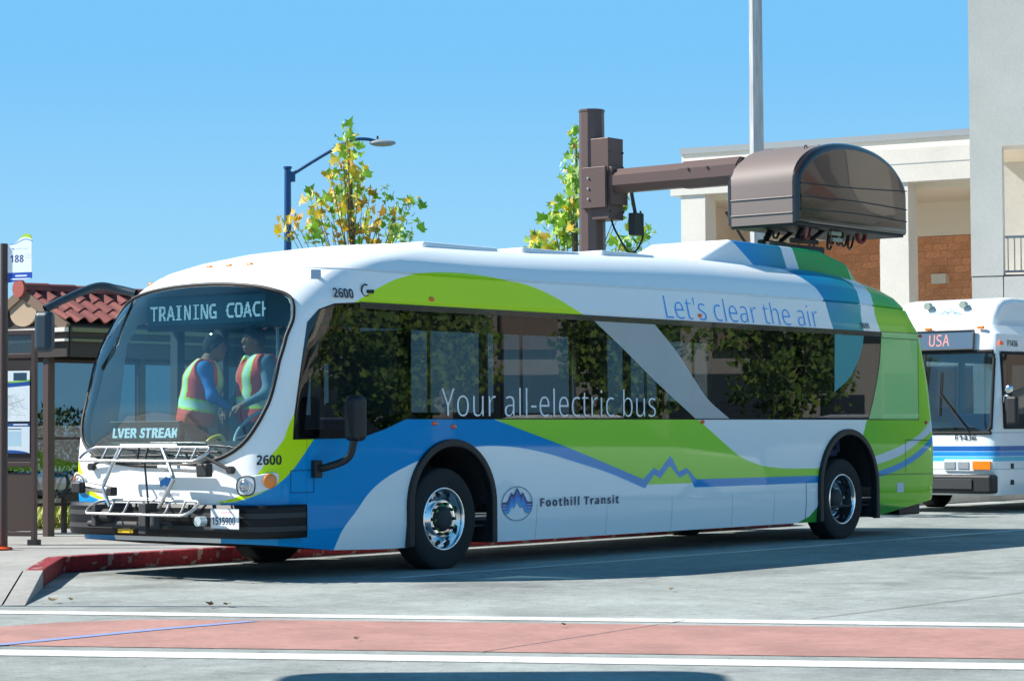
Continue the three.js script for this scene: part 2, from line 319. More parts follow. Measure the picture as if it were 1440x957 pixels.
const livery = canvasTexture(LW, LH, (c) => {
  const cx = (s) => (s + 4) / 14 * LW, cy = (y) => LH - (y - .2) / 3.2 * LH;
  c.fillStyle = WHITE; c.fillRect(0, 0, LW, LH);
  // blue front quarter that tapers into the ridge-line stripe
  const blueTop = [...curvePts([[-3.05, .70], [-2.82, .72], [-2.33, .87], [-2.12, 1.01], [-1.84, 1.29]], 30), [-1.84, 1.5], [.72, 1.5], [.72, 1.46], [1.85, 1.19], [2.65, .98], [3.28, .81], [3.48, .93], [3.58, .895], [3.8, 1.06], [3.95, .88], [4.11, .92], [4.3, .79], [6.95, .785]];
  const blueLow = [[6.95, .70], [4.26, .70], [4.13, .86], [3.97, .81], [3.78, .95], [3.6, .81], [3.49, .86], [3.31, .71], ...curvePts([[3.31, .71], [2.65, .89], [2.03, 1.02], [1.52, 1.12], [1.0, 1.18], [.58, 1.19], [.3, 1.17]], 30), ...curvePts([[-.2, 1.11], [-.54, 1.02], [-.9, .89], [-1.12, .76], [-1.29, .6], [-1.47, .44], [-1.63, .2]], 30), [-3.05, .2]];
  // lime field under the windows
  poly(c, [[.72, 1.47], [4.33, 1.47], ...curvePts([[4.33, 1.46], [4.68, 1.28], [5.17, 1.04], [5.54, .94], [5.99, .89], [6.95, .87]], 30), [6.95, .75], [4.0, .75], [3.3, .75], [1.85, 1.15]], GREEN);
  poly(c, [...blueTop, ...blueLow], BLUE);
  poly(c, [...curvePts([[-3.08, .71], [-2.82, .765], [-2.77, .81], [-2.54, 1.0], [-2.41, 1.13], [-2.25, 1.27], [-2.2, 1.37], [-2.12, 1.5]], 30), [-1.84, 1.5], ...curvePts([[-1.84, 1.29], [-2.12, 1.01], [-2.33, .87], [-2.82, .725], [-3.08, .70]], 30)], LIME);
  // lime hump over the front windows
  poly(c, [[-1.5, 2.5], ...curvePts([[-1.31, 2.54], [-1.01, 2.67], [-.67, 2.79], [-.27, 2.87], [.25, 2.905], [.6, 2.9], [.93, 2.875], [1.42, 2.82], [1.8, 2.72], [2.24, 2.55]], 40), [2.24, 2.5]], LIME);
  // green tail with its bands
  const tg = c.createLinearGradient(cx(8), 0, cx(9.9), 0); tg.addColorStop(0, '#80c83e'); tg.addColorStop(1, '#a8d83a');
  poly(c, [[8.05, 1.46], [8.03, 1.45], [7.9, 1.2], [8.1, .2], [10, .2], [10, 3.4], [8.6, 3.4], [8.4, 2.56], [8.4, 2.4], [8.28, 1.9]], tg);
  poly(c, [[6.4, .2], [6.43, .23], [6.69, .3], [6.84, .4], [6.95, .5], [6.95, .2]], '#3f9b3a');
  poly(c, [[8.1, .43], ...curvePts([[8.22, .42], [8.95, .35], [9.6, .33]], 12), [9.9, .2], [8.1, .2]], '#3a9136');
  poly(c, [...curvePts([[8.0, .95], [8.17, .99], [8.84, 1.12], [9.39, 1.29], [9.85, 1.6]], 20), ...curvePts([[9.95, 1.6], [9.84, 1.49], [9.72, 1.34], [9.29, 1.16], [8.83, 1.0], [8.0, .86]], 20)], '#cfd9e4');
  poly(c, [...curvePts([[8.0, .76], [8.23, .8], [8.83, .91], [9.39, 1.09], [9.95, 1.42]], 20), ...curvePts([[9.97, 1.36], [9.52, 1.06], [8.92, .85], [8.23, .73], [8.0, .70]], 20)], BLUE);
  // upper rear bands
  const ug = c.createLinearGradient(cx(6.5), cy(3.4), cx(8.2), cy(2.5)); ug.addColorStop(0, '#0a80cc'); ug.addColorStop(.45, '#0f8cb8'); ug.addColorStop(1, '#17a89a');
  poly(c, [...curvePts([[6.7, 3.4], [6.95, 3.25], [7.15, 3.05], [7.2, 2.83], [7.27, 2.5]], 24), [8.0, 2.5], ...curvePts([[7.98, 2.57], [8.0, 2.8], [8.12, 3.03], [8.25, 3.2], [8.3, 3.4]], 24)], ug);
  const vg = c.createLinearGradient(0, cy(3.35), 0, cy(2.5)); vg.addColorStop(0, '#149a58'); vg.addColorStop(.5, '#62bc30'); vg.addColorStop(.75, '#aad832'); vg.addColorStop(1, '#74c43e');
  poly(c, [...curvePts([[8.75, 3.4], [8.62, 3.22], [8.48, 3.05], [8.34, 2.81], [8.4, 2.53]], 24), [10, 2.53], [10, 3.4]], vg);
  // black glazing band
  poly(c, [[-2.13, 1.27], [-1.22, 1.28], [-.89, 1.36], [-.59, 1.455], [8.4, 1.455], [8.4, 2.555], [-1.29, 2.545], [-1.58, 2.525], [-1.79, 2.465], [-1.94, 2.34], [-2.01, 2.01], [-2.11, 1.51]], '#11151a');
  // covered rear window panel and the seams between panels
  poly(c, [[8.05, 1.46], [9.33, 1.46], [9.33, 2.555], [8.4, 2.555], [8.43, 2.5], [8.36, 2.16], [8.2, 1.75]], '#a2d488');
  c.strokeStyle = 'rgba(30,45,40,.75)'; c.lineWidth = 2;
  const line = (pts) => { c.beginPath(); pts.forEach((p, i) => c[i ? 'lineTo' : 'moveTo'](cx(p[0]), cy(p[1]))); c.stroke(); };
  line([[8.05, 1.457], [9.33, 1.457], [9.33, 2.48], [8.4, 2.48]]); line([[8.4, 2.558], [9.33, 2.558]]); line([[8.25, .77], [9.75, .76], [9.75, .3]]); line([[8.98, 1.2], [8.98, .78]]); line([[6.6, .72], [6.6, .24]]);
  line([[8.98, 1.2], [9.6, 1.19]]); c.lineWidth = 1; c.strokeStyle = 'rgba(60,80,100,.4)'; for (const u of [1.42, 2.62, 3.82, 5.02, 5.9]) line([[u, .6], [u, .24]]); line([[-1.95, 1.27], [-1.95, .62]]);
  c.lineWidth = 1.5; c.strokeStyle = 'rgba(10,50,90,.8)'; line([[-2.16, .99], [-1.86, .99], [-1.86, .79], [-2.16, .79], [-2.16, .99]]);
});
const waveBump = tileTexture(256, 77, (f) => { const k = 255 * f(3, 2); return [k, k, k]; }, false); waveBump.repeat.set(9, 3);
const busPaint = phy({ map: livery, roughness: .45, specularIntensity: .1, clearcoat: .45, clearcoatRoughness: .03, bumpMap: waveBump, bumpScale: .004 });

const driverBottom = (u) => interp(u, [-2.12, -1.22, -.89, -.59, 0], [1.285, 1.295, 1.37, 1.465, 1.465]);
const driverTop = (u) => interp(u, [-2.12, -2.09, -2.0, -1.93, -1.79, -1.58, -1.29, -.5], [1.33, 1.58, 2.02, 2.33, 2.45, 2.51, 2.53, 2.54]);
const paneEdges = [-.56, .85, 2.27, 3.67, 6.5, 8.4];
const shield = smoothOutline([[0, 1.03], [.5, 1.05], [.8, 1.10], [1.0, 1.18], [1.12, 1.28], [1.19, 1.42], [1.225, 1.6], [1.235, 1.9], [1.225, 2.2], [1.2, 2.42], [1.12, 2.57], [.9, 2.655], [.5, 2.71], [0, 2.73], [-.5, 2.71], [-.9, 2.655], [-1.12, 2.57], [-1.2, 2.42], [-1.225, 2.2], [-1.235, 1.9], [-1.225, 1.6], [-1.19, 1.42], [-1.12, 1.28], [-1.0, 1.18], [-.8, 1.10], [-.5, 1.05]], 96).map(([a, y]) => [1.295 + (a > 0 ? a * .962 : a), y]);
{
  const cuts = [];
  const shrink = (pts, k) => { const c = pts.reduce((a, p) => [a[0] + p[0] / pts.length, a[1] + p[1] / pts.length], [0, 0]); return pts.map((p) => [c[0] + (p[0] - c[0]) * k, c[1] + (p[1] - c[1]) * k]); };
  cuts.push([prism(shrink(shield, .985), 'u', -3.2, -1.35), blackPlastic]);
  const holes = [[[-1.98, 1.36], [-1.25, 1.36], [-.95, 1.42], [-.62, 1.53], [-.62, 2.48], [-1.3, 2.47], [-1.72, 2.4], [-1.86, 2.2]]];
  for (let i = 0; i < paneEdges.length - 1; i++) holes.push([[paneEdges[i] + .05, 1.52], [paneEdges[i + 1] - .05, 1.52], [paneEdges[i + 1] - .05, 2.48], [paneEdges[i] + .05, 2.48]]);
  for (const h of holes) { cuts.push([prism(h, 'v', -.2, .3), blackPlastic]); cuts.push([prism(h, 'v', 2.29, 2.8), blackPlastic]); }
  for (const [u, r] of [[.08, .60], [7.56, .64]]) {
    const arch = []; for (let k = 0; k <= 24; k++) { const a = k / 24 * Math.PI; arch.push([u + r * Math.cos(a), .62 + (u < 1 ? .58 : .66) * Math.sin(a)]); } arch.push([u - r, .1], [u + r, .1]);
    cuts.push([prism(arch, 'v', -.2, .62), rubber]); cuts.push([prism(arch, 'v', 1.97, 2.8), rubber]);
  }
  cuts.push([prism([[-3.4, 0], [-.62, 0], [-.62, .222], [-1.6, .25], [-2.1, .30], [-2.6, .345], [-3.4, .4]], 'v', -.3, 2.9), rubber]); cuts.push([prism([[8.2, 0], [10.2, 0], [10.2, .48], [9.6, .42], [8.2, .245]], 'v', -.3, 2.9), rubber]);
  const m = carve(EB, busPaint, cuts, .36); m.name = 'body'; shade(m); bus.add(m);
}
// glazing
{
  const w = part(bus, 'windshield', frontPatch(EB, shield, .012), frontGlass);
  const gp = shield.map(([v, y]) => V3(EB.front(v, y) - .012, y, -v)); part(bus, 'windshield_gasket', pipe(gp, .019, true, 192, 6), std({ color: lin(.008, .009, .01), roughness: .6 }));
  part(bus, 'driver_window', sidePane(EB, -2.115, -.565, driverBottom, driverTop, .006, 24, 8), sideGlass);
  for (let i = 0; i < paneEdges.length - 1; i++) {
    part(bus, 'side_window', sidePane(EB, paneEdges[i] + .006, paneEdges[i + 1] - .006, () => 1.465, () => 2.545, .006, 4, 3), sideGlass);
    part(bus, 'side_window', sidePane(EB, paneEdges[i] + .006, paneEdges[i + 1] - .006, () => 1.465, () => 2.545, .006, 4, 3, true), sideGlass);
  }
  part(bus, 'door_window', sidePane(EB, -1.9, -.565, () => 1.33, () => 2.53, .006, 6, 3, true), phy({ color: lin(.8, .88, .9), transmission: 1, thickness: 0, roughness: 0, ior: 1.5 }));
  part(bus, 'glazing_rail', sidePane(EB, -1.25, 8.395, () => 2.492, () => 2.552, .013, 30, 2), phy({ color: lin(.02, .024, .03), roughness: .25, clearcoat: .6 }));
  // printed film on the glass
  const film = (pts, mat, name) => { const g = new THREE.ShapeGeometry(new THREE.Shape(pts.map((p) => new THREE.Vector2(p[0], p[1])))); g.translate(0, 0, .011); part(bus, name, g, mat); };
  film([...curvePts([[2.4, 2.495], [2.92, 2.21], [3.51, 1.87], [4.27, 1.467]], 16), ...curvePts([[4.95, 1.467], [4.51, 1.69], [4.26, 1.9], [3.92, 2.2], [3.5, 2.495]], 16)], std({ color: lin(.52, .56, .57), transparent: true, opacity: .8, roughness: .4 }), 'window_film');
  film([[7.27, 2.54], [7.25, 1.79], ...curvePts([[7.25, 1.79], [7.64, 1.99], [7.9, 2.31], [7.97, 2.54]], 12)], std({ color: '#2fa0a8', transparent: true, opacity: .85, roughness: .4 }), 'window_film');
  film([...curvePts([[8.06, 1.467], [8.2, 1.75], [8.34, 2.16], [8.39, 2.54]], 12), [8.395, 2.54], [8.395, 1.467]], std({ color: '#a2d488', transparent: true, opacity: .92, roughness: .4 }), 'window_film');
}
// point on the skin of the electric bus: s runs along the side and on round the nose
function skinPoint(s, y, out, mirrored = false) {
  let lo = EB.levelInset(y), hi = 1.295; const side0 = EB.nose(y) + EB.d(y); let u, v;
  if (s >= side0 - lo) { v = lo; u = s + (s < -.8 ? lo : 0); } else { for (let k = 0; k < 40; k++) { const m = (lo + hi) / 2; if (EB.front(m, y) - m > s) lo = m; else hi = m; } v = (lo + hi) / 2; u = EB.front(v, y); }
  return { u, v, p: V3(u, y, -(mirrored ? 2.59 - v : v)), out };
}
function skinNormal(s, y, m) { const a = skinPoint(s - .02, y, 0, m).p, b = skinPoint(s + .02, y, 0, m).p, c = skinPoint(s, y - .02, 0, m).p, d = skinPoint(s, y + .02, 0, m).p, n = b.sub(a).cross(d.sub(c)).normalize(); return m ? n.negate() : n; }
function skinAt(s, y, out, m = false) { return skinPoint(s, y, 0, m).p.addScaledVector(skinNormal(s, y, m), out); }
function skinPatch(s0, s1, y0, y1, out, n = 10) { const pos = [], uv = [], idx = []; for (let i = 0; i <= n; i++) for (let j = 0; j <= 2; j++) { const p = skinAt(lerp(s0, s1, i / n), lerp(y0, y1, j / 2), out); pos.push(p.x, p.y, p.z); uv.push(i / n, j / 2); } for (let i = 0; i < n; i++) for (let j = 0; j < 2; j++) { const a = i * 3 + j; idx.push(a, a + 3, a + 1, a + 3, a + 4, a + 1); } const g = new THREE.BufferGeometry(); g.setAttribute('position', new THREE.Float32BufferAttribute(pos, 3)); g.setAttribute('uv', new THREE.Float32BufferAttribute(uv, 2)); g.setIndex(idx); g.computeVertexNormals(); return g; }
// lettering and emblems on the near side
{
  const sideQuad = (u0, u1, y0, y1, v0 = -.009, v1 = v0) => quad([u0, y0, -v0], [u1, y0, -v0], [u1, y1, -v1], [u0, y1, -v1]);
  part(bus, 'window_slogan', sideQuad(-.1, 3.66, 1.395, 1.84, -.013), textDecal(2048, 256, (c) => { thinText(c, 'Your all-electric bus', 6, 206, 226, '#eef3f6', 7, .985); }));
  part(bus, 'roof_slogan', sideQuad(3.66, 7.02, 2.49, 2.85, -.018, .064), textDecal(2048, 256, (c) => { fitText(c, "Let's clear the air", 26, 200, 258, 1985, '#0f9cf0', 8); }));
  part(bus, 'operator_name', sideQuad(1.44, 2.88, .52, .70), textDecal(1024, 128, (c) => { c.letterSpacing = '7px'; fitText(c, 'Foothill Transit', 14, 96, 'bold 84', 985, '#1d3558', 0); }));
  part(bus, 'fleet_number', sideQuad(-1.6, -1.29, 2.565, 2.69, -.014, .02), textDecal(512, 192, (c) => { c.font = 'bold 190px sans-serif'; c.fillStyle = '#10181f'; c.scale(1.12, 1); c.fillText('2600', 4, 166); }));
  part(bus, 'fleet_number', sideQuad(7.9, 8.14, 2.575, 2.67, -.014, .02), textDecal(512, 192, (c) => { c.font = 'bold 190px sans-serif'; c.fillStyle = '#10181f'; c.scale(1.12, 1); c.fillText('2600', 4, 166); }));
  part(bus, 'mountain_emblem', sideQuad(.83, 1.36, .42, .79), textDecal(512, 512, (c) => {
    c.beginPath(); c.arc(256, 256, 236, 0, 7); c.strokeStyle = '#3f6c96'; c.lineWidth = 10; c.stroke(); c.save(); c.beginPath(); c.arc(256, 256, 232, 0, 7); c.clip();
    const z = (dy, col, w) => { c.strokeStyle = col; c.lineWidth = w; c.lineJoin = 'miter'; c.beginPath(); [[0, 250], [110, 250], [170, 130], [200, 170], [256, 70], [312, 170], [342, 130], [402, 250], [512, 250]].forEach((p, i) => c[i ? 'lineTo' : 'moveTo'](p[0], p[1] + dy)); c.stroke(); };
    z(0, '#2c3f78', 34); z(44, '#2f74c4', 34); z(88, '#1a86d4', 34); z(128, '#2fa3e6', 30); c.restore();
  }));
  part(bus, 'fleet_number', skinPatch(-2.6, -2.25, 1.03, 1.15, .006), textDecal(512, 192, (c) => { c.font = 'bold 190px sans-serif'; c.fillStyle = '#10181f'; c.scale(1.12, 1); c.fillText('2600', 4, 166); }));
  part(bus, 'front_emblem', skinPatch(-4.02, -3.5, .74, .95, .006), textDecal(512, 208, (c) => {
    c.fillStyle = '#1a86d4'; c.beginPath(); [[170, 60], [230, 30], [256, 10], [282, 36], [300, 20], [345, 70], [345, 95], [300, 78], [270, 108], [230, 90], [175, 110]].forEach((p, i) => c[i ? 'lineTo' : 'moveTo'](p[0], p[1])); c.fill();
    c.font = '50px sans-serif'; c.fillStyle = '#2b4f8a'; c.textAlign = 'center'; c.fillText('Foothill Transit', 256, 185);
  }));
}
// wheels, arches, bumper, lamps
makeWheel(bus, 0, .16, .497, false, false); makeWheel(bus, 0, 2.43, .497, false, true); makeWheel(bus, 7.52, .19, .497, true, false); makeWheel(bus, 7.52, 2.4, .497, true, true);
for (const [u, r, ry] of [[.08, .60, .58], [7.56, .64, .66]]) for (const s of [0, 1]) {
  const arch = [], n = 28; const shape = new THREE.Shape(); const P = (k, q) => { const a = k / n * Math.PI; return [u + (r + q) * Math.cos(a), .62 + (ry + q) * Math.sin(a)]; };
  shape.moveTo(u + r + .05, .245); for (let k = 0; k <= n; k++) shape.lineTo(...P(k, .05)); shape.lineTo(u - r - .05, .245); shape.lineTo(u - r, .245); for (let k = n; k >= 0; k--) shape.lineTo(...P(k, 0)); shape.lineTo(u + r, .245);
  const g = new THREE.ExtrudeGeometry(shape, { depth: .05, bevelEnabled: true, bevelSize: .012, bevelThickness: .012, bevelSegments: 2 }); g.translate(0, 0, s ? -2.62 : -.02);
  part(bus, 'wheel_arch', g, blackPlastic);
  const well = []; for (let k = 0; k <= n; k++) well.push(P(k, .02)); const wg = []; const z0 = s ? -2.55 : -.04, z1 = s ? -1.93 : -.66;
  const sh = new THREE.Shape([...well.map((p) => new THREE.Vector2(...p)), ...well.slice().reverse().map((p) => new THREE.Vector2(u + (p[0] - u) * .965, .62 + (p[1] - .62) * .965))]); const eg = new THREE.ExtrudeGeometry(sh, { depth: .62, bevelEnabled: false }); eg.translate(0, 0, Math.min(z0, z1)); wg.push(eg);
  const bg = new THREE.ShapeGeometry(new THREE.Shape([...well, [u - r, .3], [u + r, .3]].map((p) => new THREE.Vector2(...p)))); bg.translate(0, 0, z1); wg.push(bg);
  part(bus, 'wheel_well', merge(wg), rubber);
}
{
  // front bumper: swept band that follows the nose
  const pts = []; for (let k = -34; k <= 34; k++) { const t = k / 34, v = 1.295 + Math.sign(t) * 1.295 * Math.pow(Math.abs(t), .8); pts.push([EB.front(v, .55), v]); }
  const near = [[-2.04, 0]], band = (y0, y1, out, name, mat, cutEnds) => {
    const path = [[-2.0, -.02], ...pts.map(([u, v]) => [u, v]), [-2.0, 2.61]].sort((a, b) => a[1] - b[1]); const pos = [], idx = [];
    const nrm = path.map((p, i) => { const a = path[Math.max(0, i - 1)], b = path[Math.min(path.length - 1, i + 1)], du = b[0] - a[0], dv = b[1] - a[1], l = Math.hypot(du, dv) || 1; return [-dv / l, du / l]; });
    const prof = [[0, y0], [out * .85, y0], [out, y0 + .025], [out, y1 - .03], [out * .8, y1], [0, y1]];
    path.forEach((p, i) => { for (const [o, y] of prof) pos.push(p[0] + nrm[i][0] * o, y, -(p[1] + nrm[i][1] * o)); });
    const m = prof.length; for (let i = 0; i < path.length - 1; i++) for (let j = 0; j < m; j++) { const a = i * m + j, b = i * m + (j + 1) % m; idx.push(a, b, a + m, b, b + m, a + m); }
    const g = new THREE.BufferGeometry(); g.setAttribute('position', new THREE.Float32BufferAttribute(pos, 3)); g.setIndex(idx); part(bus, name, toCreasedNormals(g.toNonIndexed(), .5), mat);
  };
  const bumperMat = phy({ color: lin(.008, .009, .011), roughness: .5, specularIntensity: .5 }); band(.385, .685, .09, 'front_bumper', bumperMat); band(.47, .48, .095, 'bumper_rib', darkGrey); band(.59, .6, .095, 'bumper_rib', darkGrey);
  const pa = skinAt(-3.06, .55, .12), pb = skinAt(-2.7, .55, .16), pl = quad([pa.x, .475, pa.z], [pb.x, .475, pb.z], [pb.x, .655, pb.z], [pa.x, .655, pa.z]);
  part(bus, 'number_plate', pl, std({ roughness: .4, map: canvasTexture(512, 256, (c, w, h) => { c.fillStyle = '#e8ecee'; c.fillRect(0, 0, w, h); c.strokeStyle = '#9aa4ac'; c.lineWidth = 8; c.strokeRect(6, 6, w - 12, h - 12); c.fillStyle = '#c8586a'; c.font = 'italic bold 42px serif'; c.fillText('California', 160, 58); c.fillStyle = '#24365e'; c.font = 'bold 128px sans-serif'; c.save(); c.scale(.86, 1.1); c.fillText('1515900', 26, 186); c.restore(); }) }));
}
// head lamps: bezel, round lamp, amber indicator
const bezelMat = phy({ color: lin(.72, .74, .76), roughness: .3, clearcoat: 1 });
for (const m of [false, true]) {
  const g = sub(bus, 'headlight'), dome = (s, y, r, o, flat, mat, name) => { const c = skinAt(s, y, o, m), n = skinNormal(s, y, m), q = new THREE.SphereGeometry(r, 28, 8, 0, Math.PI * 2, 0, Math.PI / 2); q.scale(1, flat, 1); q.applyQuaternion(new THREE.Quaternion().setFromUnitVectors(V3(0, 1, 0), n)); q.translate(c.x, c.y, c.z); part(g, name, q, mat); };
  const outl = smoothOutline([[-2.32, .97], [-2.33, .88], [-2.5, .81], [-2.74, .765], [-2.83, .79], [-2.85, .87], [-2.81, .93], [-2.6, .955]], 44);
  const c0 = outl.reduce((a, p) => [a[0] + p[0] / 44, a[1] + p[1] / 44], [0, 0]), pos = [], idx = []; const put = (s, y, o) => { const p = skinAt(s, y, o, m); pos.push(p.x, p.y, p.z); };
  put(c0[0], c0[1], .03); for (const [k, o] of [[.5, .03], [.9, .03], [1, .0]]) for (const [s, y] of outl) put(lerp(c0[0], s, k), lerp(c0[1], y, k), o);
  for (let k = 0; k < 44; k++) { const q = (k + 1) % 44, f = (a, b, c) => (m ? idx.push(a, c, b) : idx.push(a, b, c)); f(0, 1 + q, 1 + k); for (const r of [0, 1]) { const a = 1 + r * 44; f(a + k, a + q, a + 44 + q); f(a + k, a + 44 + q, a + 44 + k); } }
  const bg = new THREE.BufferGeometry(); bg.setAttribute('position', new THREE.Float32BufferAttribute(pos, 3)); bg.setIndex(idx); part(g, 'bezel', toCreasedNormals(bg.toNonIndexed(), .5), bezelMat);
  dome(-2.44, .902, .068, .026, .4, amber, 'indicator_lamp');
  const ring = new THREE.TorusGeometry(.058, .007, 8, 28); ring.applyQuaternion(new THREE.Quaternion().setFromUnitVectors(V3(0, 0, 1), skinNormal(-2.72, .86, m))); const rc = skinAt(-2.72, .86, .034, m); ring.translate(rc.x, rc.y, rc.z); part(g, 'lamp_ring', ring, chrome);
  const rim = smoothOutline([[-2.62, .93], [-2.62, .80], [-2.79, .79], [-2.82, .87], [-2.78, .93]], 30).map(([s, y]) => skinAt(s, y, .031, m)); part(g, 'lamp_recess', pipe(rim, .006, true, 60, 5), darkGrey);
  dome(-2.72, .86, .052, .028, .5, phy({ color: lin(.45, .47, .5), metalness: .7, roughness: .12, clearcoat: 1 }), 'lamp_lens');
}
// marker lamps
const marker = (u, y, v, n, mat = amber, rx = .04) => { const g = new THREE.SphereGeometry(1, 14, 8); g.scale(rx, .022, .022); g.applyQuaternion(new THREE.Quaternion().setFromUnitVectors(V3(0, 0, 1), n)); g.translate(u, y, -v); part(bus, 'marker_lamp', g, mat); };
for (const v of [1.02, 1.295, 1.57]) { const y = 2.93, n = V3(-1, .6, 0).normalize(); const g = new THREE.SphereGeometry(1, 14, 8); g.scale(.02, .02, .045); g.translate(EB.front(v, y) - .004, y, -v); part(bus, 'marker_lamp', g, amber); }
for (const v of [.19, 2.4]) { const y = 2.8, g = new THREE.SphereGeometry(1, 14, 8); g.scale(.03, .02, .045); g.translate(EB.front(v, y) - .004, y, -v); part(bus, 'marker_lamp', g, amber); }
for (const [u, y, m] of [[-.19, 2.62, orangeLens], [4.41, 2.62, orangeLens], [-.17, 1.415, orangeLens], [4.42, 1.43, orangeLens], [9.4, 2.53, redLens], [9.52, 1.42, redLens], [.11, 1.385, orangeLens]]) marker(u, y, EB.side(u, y) - .004, V3(0, 0, 1), m);
{ const g = box(.10, .09, .02, 0, 0, 0, .008); g.rotateY(-.5); g.translate(-1.75, 2.79, -.075); part(bus, 'roof_sensor', g, std({ color: '#9fb4c6', roughness: .3 })); }
{ const g = new THREE.TorusGeometry(.055, .008, 8, 24, 4.2); g.rotateZ(1.2); g.translate(-1.13, 2.665, -.02); part(bus, 'side_camera', merge([g, bar(L(-1.1, 2.655, .03), L(-1.07, 2.655, -.03), .018, 10)]), darkGrey); }
part(bus, 'tail_skirt', box(.55, .2, 2.0, 9.6, .33, -1.3, .02), blackPlastic);
for (const [u, y] of [[8.75, .6]]) part(bus, 'notice_label', quad([u, y - .06, .004], [u + .17, y - .06, .004], [u + .17, y + .06, .004], [u, y + .06, .004]), std({ color: '#c9d4e0', roughness: .5 }));
// roof furniture: hatches and the charging fairing with its two contact rails
{
  const roofY = (u, v) => 3.27 + EB.crown(u) - .12;
  for (const [u0, u1, h] of [[.3, 1.5, .07], [1.9, 2.9, .06], [3.3, 4.3, .06]]) { const g = box(u1 - u0, h, 1.5, (u0 + u1) / 2, roofY((u0 + u1) / 2) + h / 2 + .02, -1.295, .05); part(bus, 'roof_hatch', g, std({ color: '#e4e9ec', roughness: .35 })); }
  const fair = [[5.3, 3.25], [6.1, 3.575], [8.1, 3.56], [8.75, 3.42], [9.15, 3.1], [5.3, 3.1]];
  const s = new THREE.Shape(fair.map((p) => new THREE.Vector2(...p))), g = new THREE.ExtrudeGeometry(s, { depth: 1.1, bevelEnabled: true, bevelSize: .04, bevelThickness: .05, bevelSegments: 3 }); g.translate(0, 0, -1.85);
  const p = g.attributes.position, uv = new Float32Array(p.count * 2); for (let i = 0; i < p.count; i++) { uv[2 * i] = (p.getX(i) - 5.2) / 4.1; uv[2 * i + 1] = (p.getY(i) - 3.1) / .55; } g.setAttribute('uv', new THREE.BufferAttribute(uv, 2));
  const tex = canvasTexture(1024, 160, (c, w, h) => { const X = (u) => (u - 5.2) / 4.1 * w; c.fillStyle = '#dfe7ee'; c.fillRect(0, 0, w, h); const gr = c.createLinearGradient(X(6), 0, X(7.4), 0); gr.addColorStop(0, '#0090e4'); gr.addColorStop(1, '#0f93a4'); const P4 = (pts, f) => { c.fillStyle = f; c.beginPath(); pts.forEach((q, i) => c[i ? 'lineTo' : 'moveTo'](X(q[0]), q[1] * h)); c.fill(); }; P4([[6.1, 0], [7.15, 0], [7.45, 1], [6.9, 1], [6.6, .6], [6.1, .08]], gr); P4([[7.42, 0], [9.5, 0], [9.5, 1], [7.75, 1]], '#10a058'); P4([[8.7, .2], [8.85, .2], [9.1, 1], [8.95, 1]], '#8fcf9c'); });
  part(bus, 'charging_fairing', g, phy({ map: tex, roughness: .5, specularIntensity: .2, clearcoat: .3, clearcoatRoughness: .05 }));
  for (const v of [.98, 1.55]) part(bus, 'charging_rail', box(1.3, .10, .06, 7.98, 3.63, -v, .01), darkGrey);
}
// mirrors
{
  const g = sub(bus, 'mirror'); part(g, 'mirror_housing', (() => { const b = new RoundedBoxGeometry(.15, .42, .2, 4, .06); b.translate(-1.62, 1.46, .30); return b; })(), blackPlastic);
  part(g, 'mirror_arm', pipe([L(-1.83, 1.0, 0), L(-1.8, 1.02, -.12), L(-1.68, 1.1, -.26), L(-1.63, 1.28, -.3)], .035, false, 24, 10), blackPlastic);
  part(g, 'arm_foot', box(.1, .16, .06, -1.85, 1.0, .03, .012), blackPlastic);
  const h = sub(bus, 'mirror');
  part(h, 'mirror_arm', pipe([L(-1.9, 2.7, 2.35), L(-1.98, 2.75, 2.55), L(-2.12, 2.77, 2.68), L(-2.42, 2.64, 2.8), L(-2.6, 2.54, 2.88)], .04, false, 30, 10), std({ color: lin(.015, .035, .055), roughness: .45 }));
  part(h, 'mirror_housing', (() => { const b = new RoundedBoxGeometry(.14, .4, .19, 4, .06); b.rotateY(.3); b.translate(-2.6, 2.32, -2.88); return b; })(), std({ color: lin(.015, .035, .055), roughness: .45 }));
}
// wipers
for (const [a, b, c] of [[[.33, 1.0], [.72, 1.16], [1.75, 1.19]], [[2.2, 1.02], [1.95, 1.12], [1.1, 1.13]]]) {
  const g = sub(bus, 'wiper'), P = (q, o) => V3(EB.front(q[0], q[1]) - o, q[1], -q[0]);
  part(g, 'wiper_arm', merge([bar(P(a, .03), P(b, .07), .016), bar(P(b, .07), P([lerp(b[0], c[0], .5), lerp(b[1], c[1], .5)], .06), .01), bar(P(a, 0), P(a, .05), .035, 14)]), blackPlastic);
  part(g, 'wiper_blade', pipe([0, .25, .5, .75, 1].map((t) => P([lerp(b[0] - .25 * Math.sign(c[0] - b[0]), c[0], t), lerp(b[1], c[1], t)], .032)), .012, false, 20, 6), blackPlastic);
}
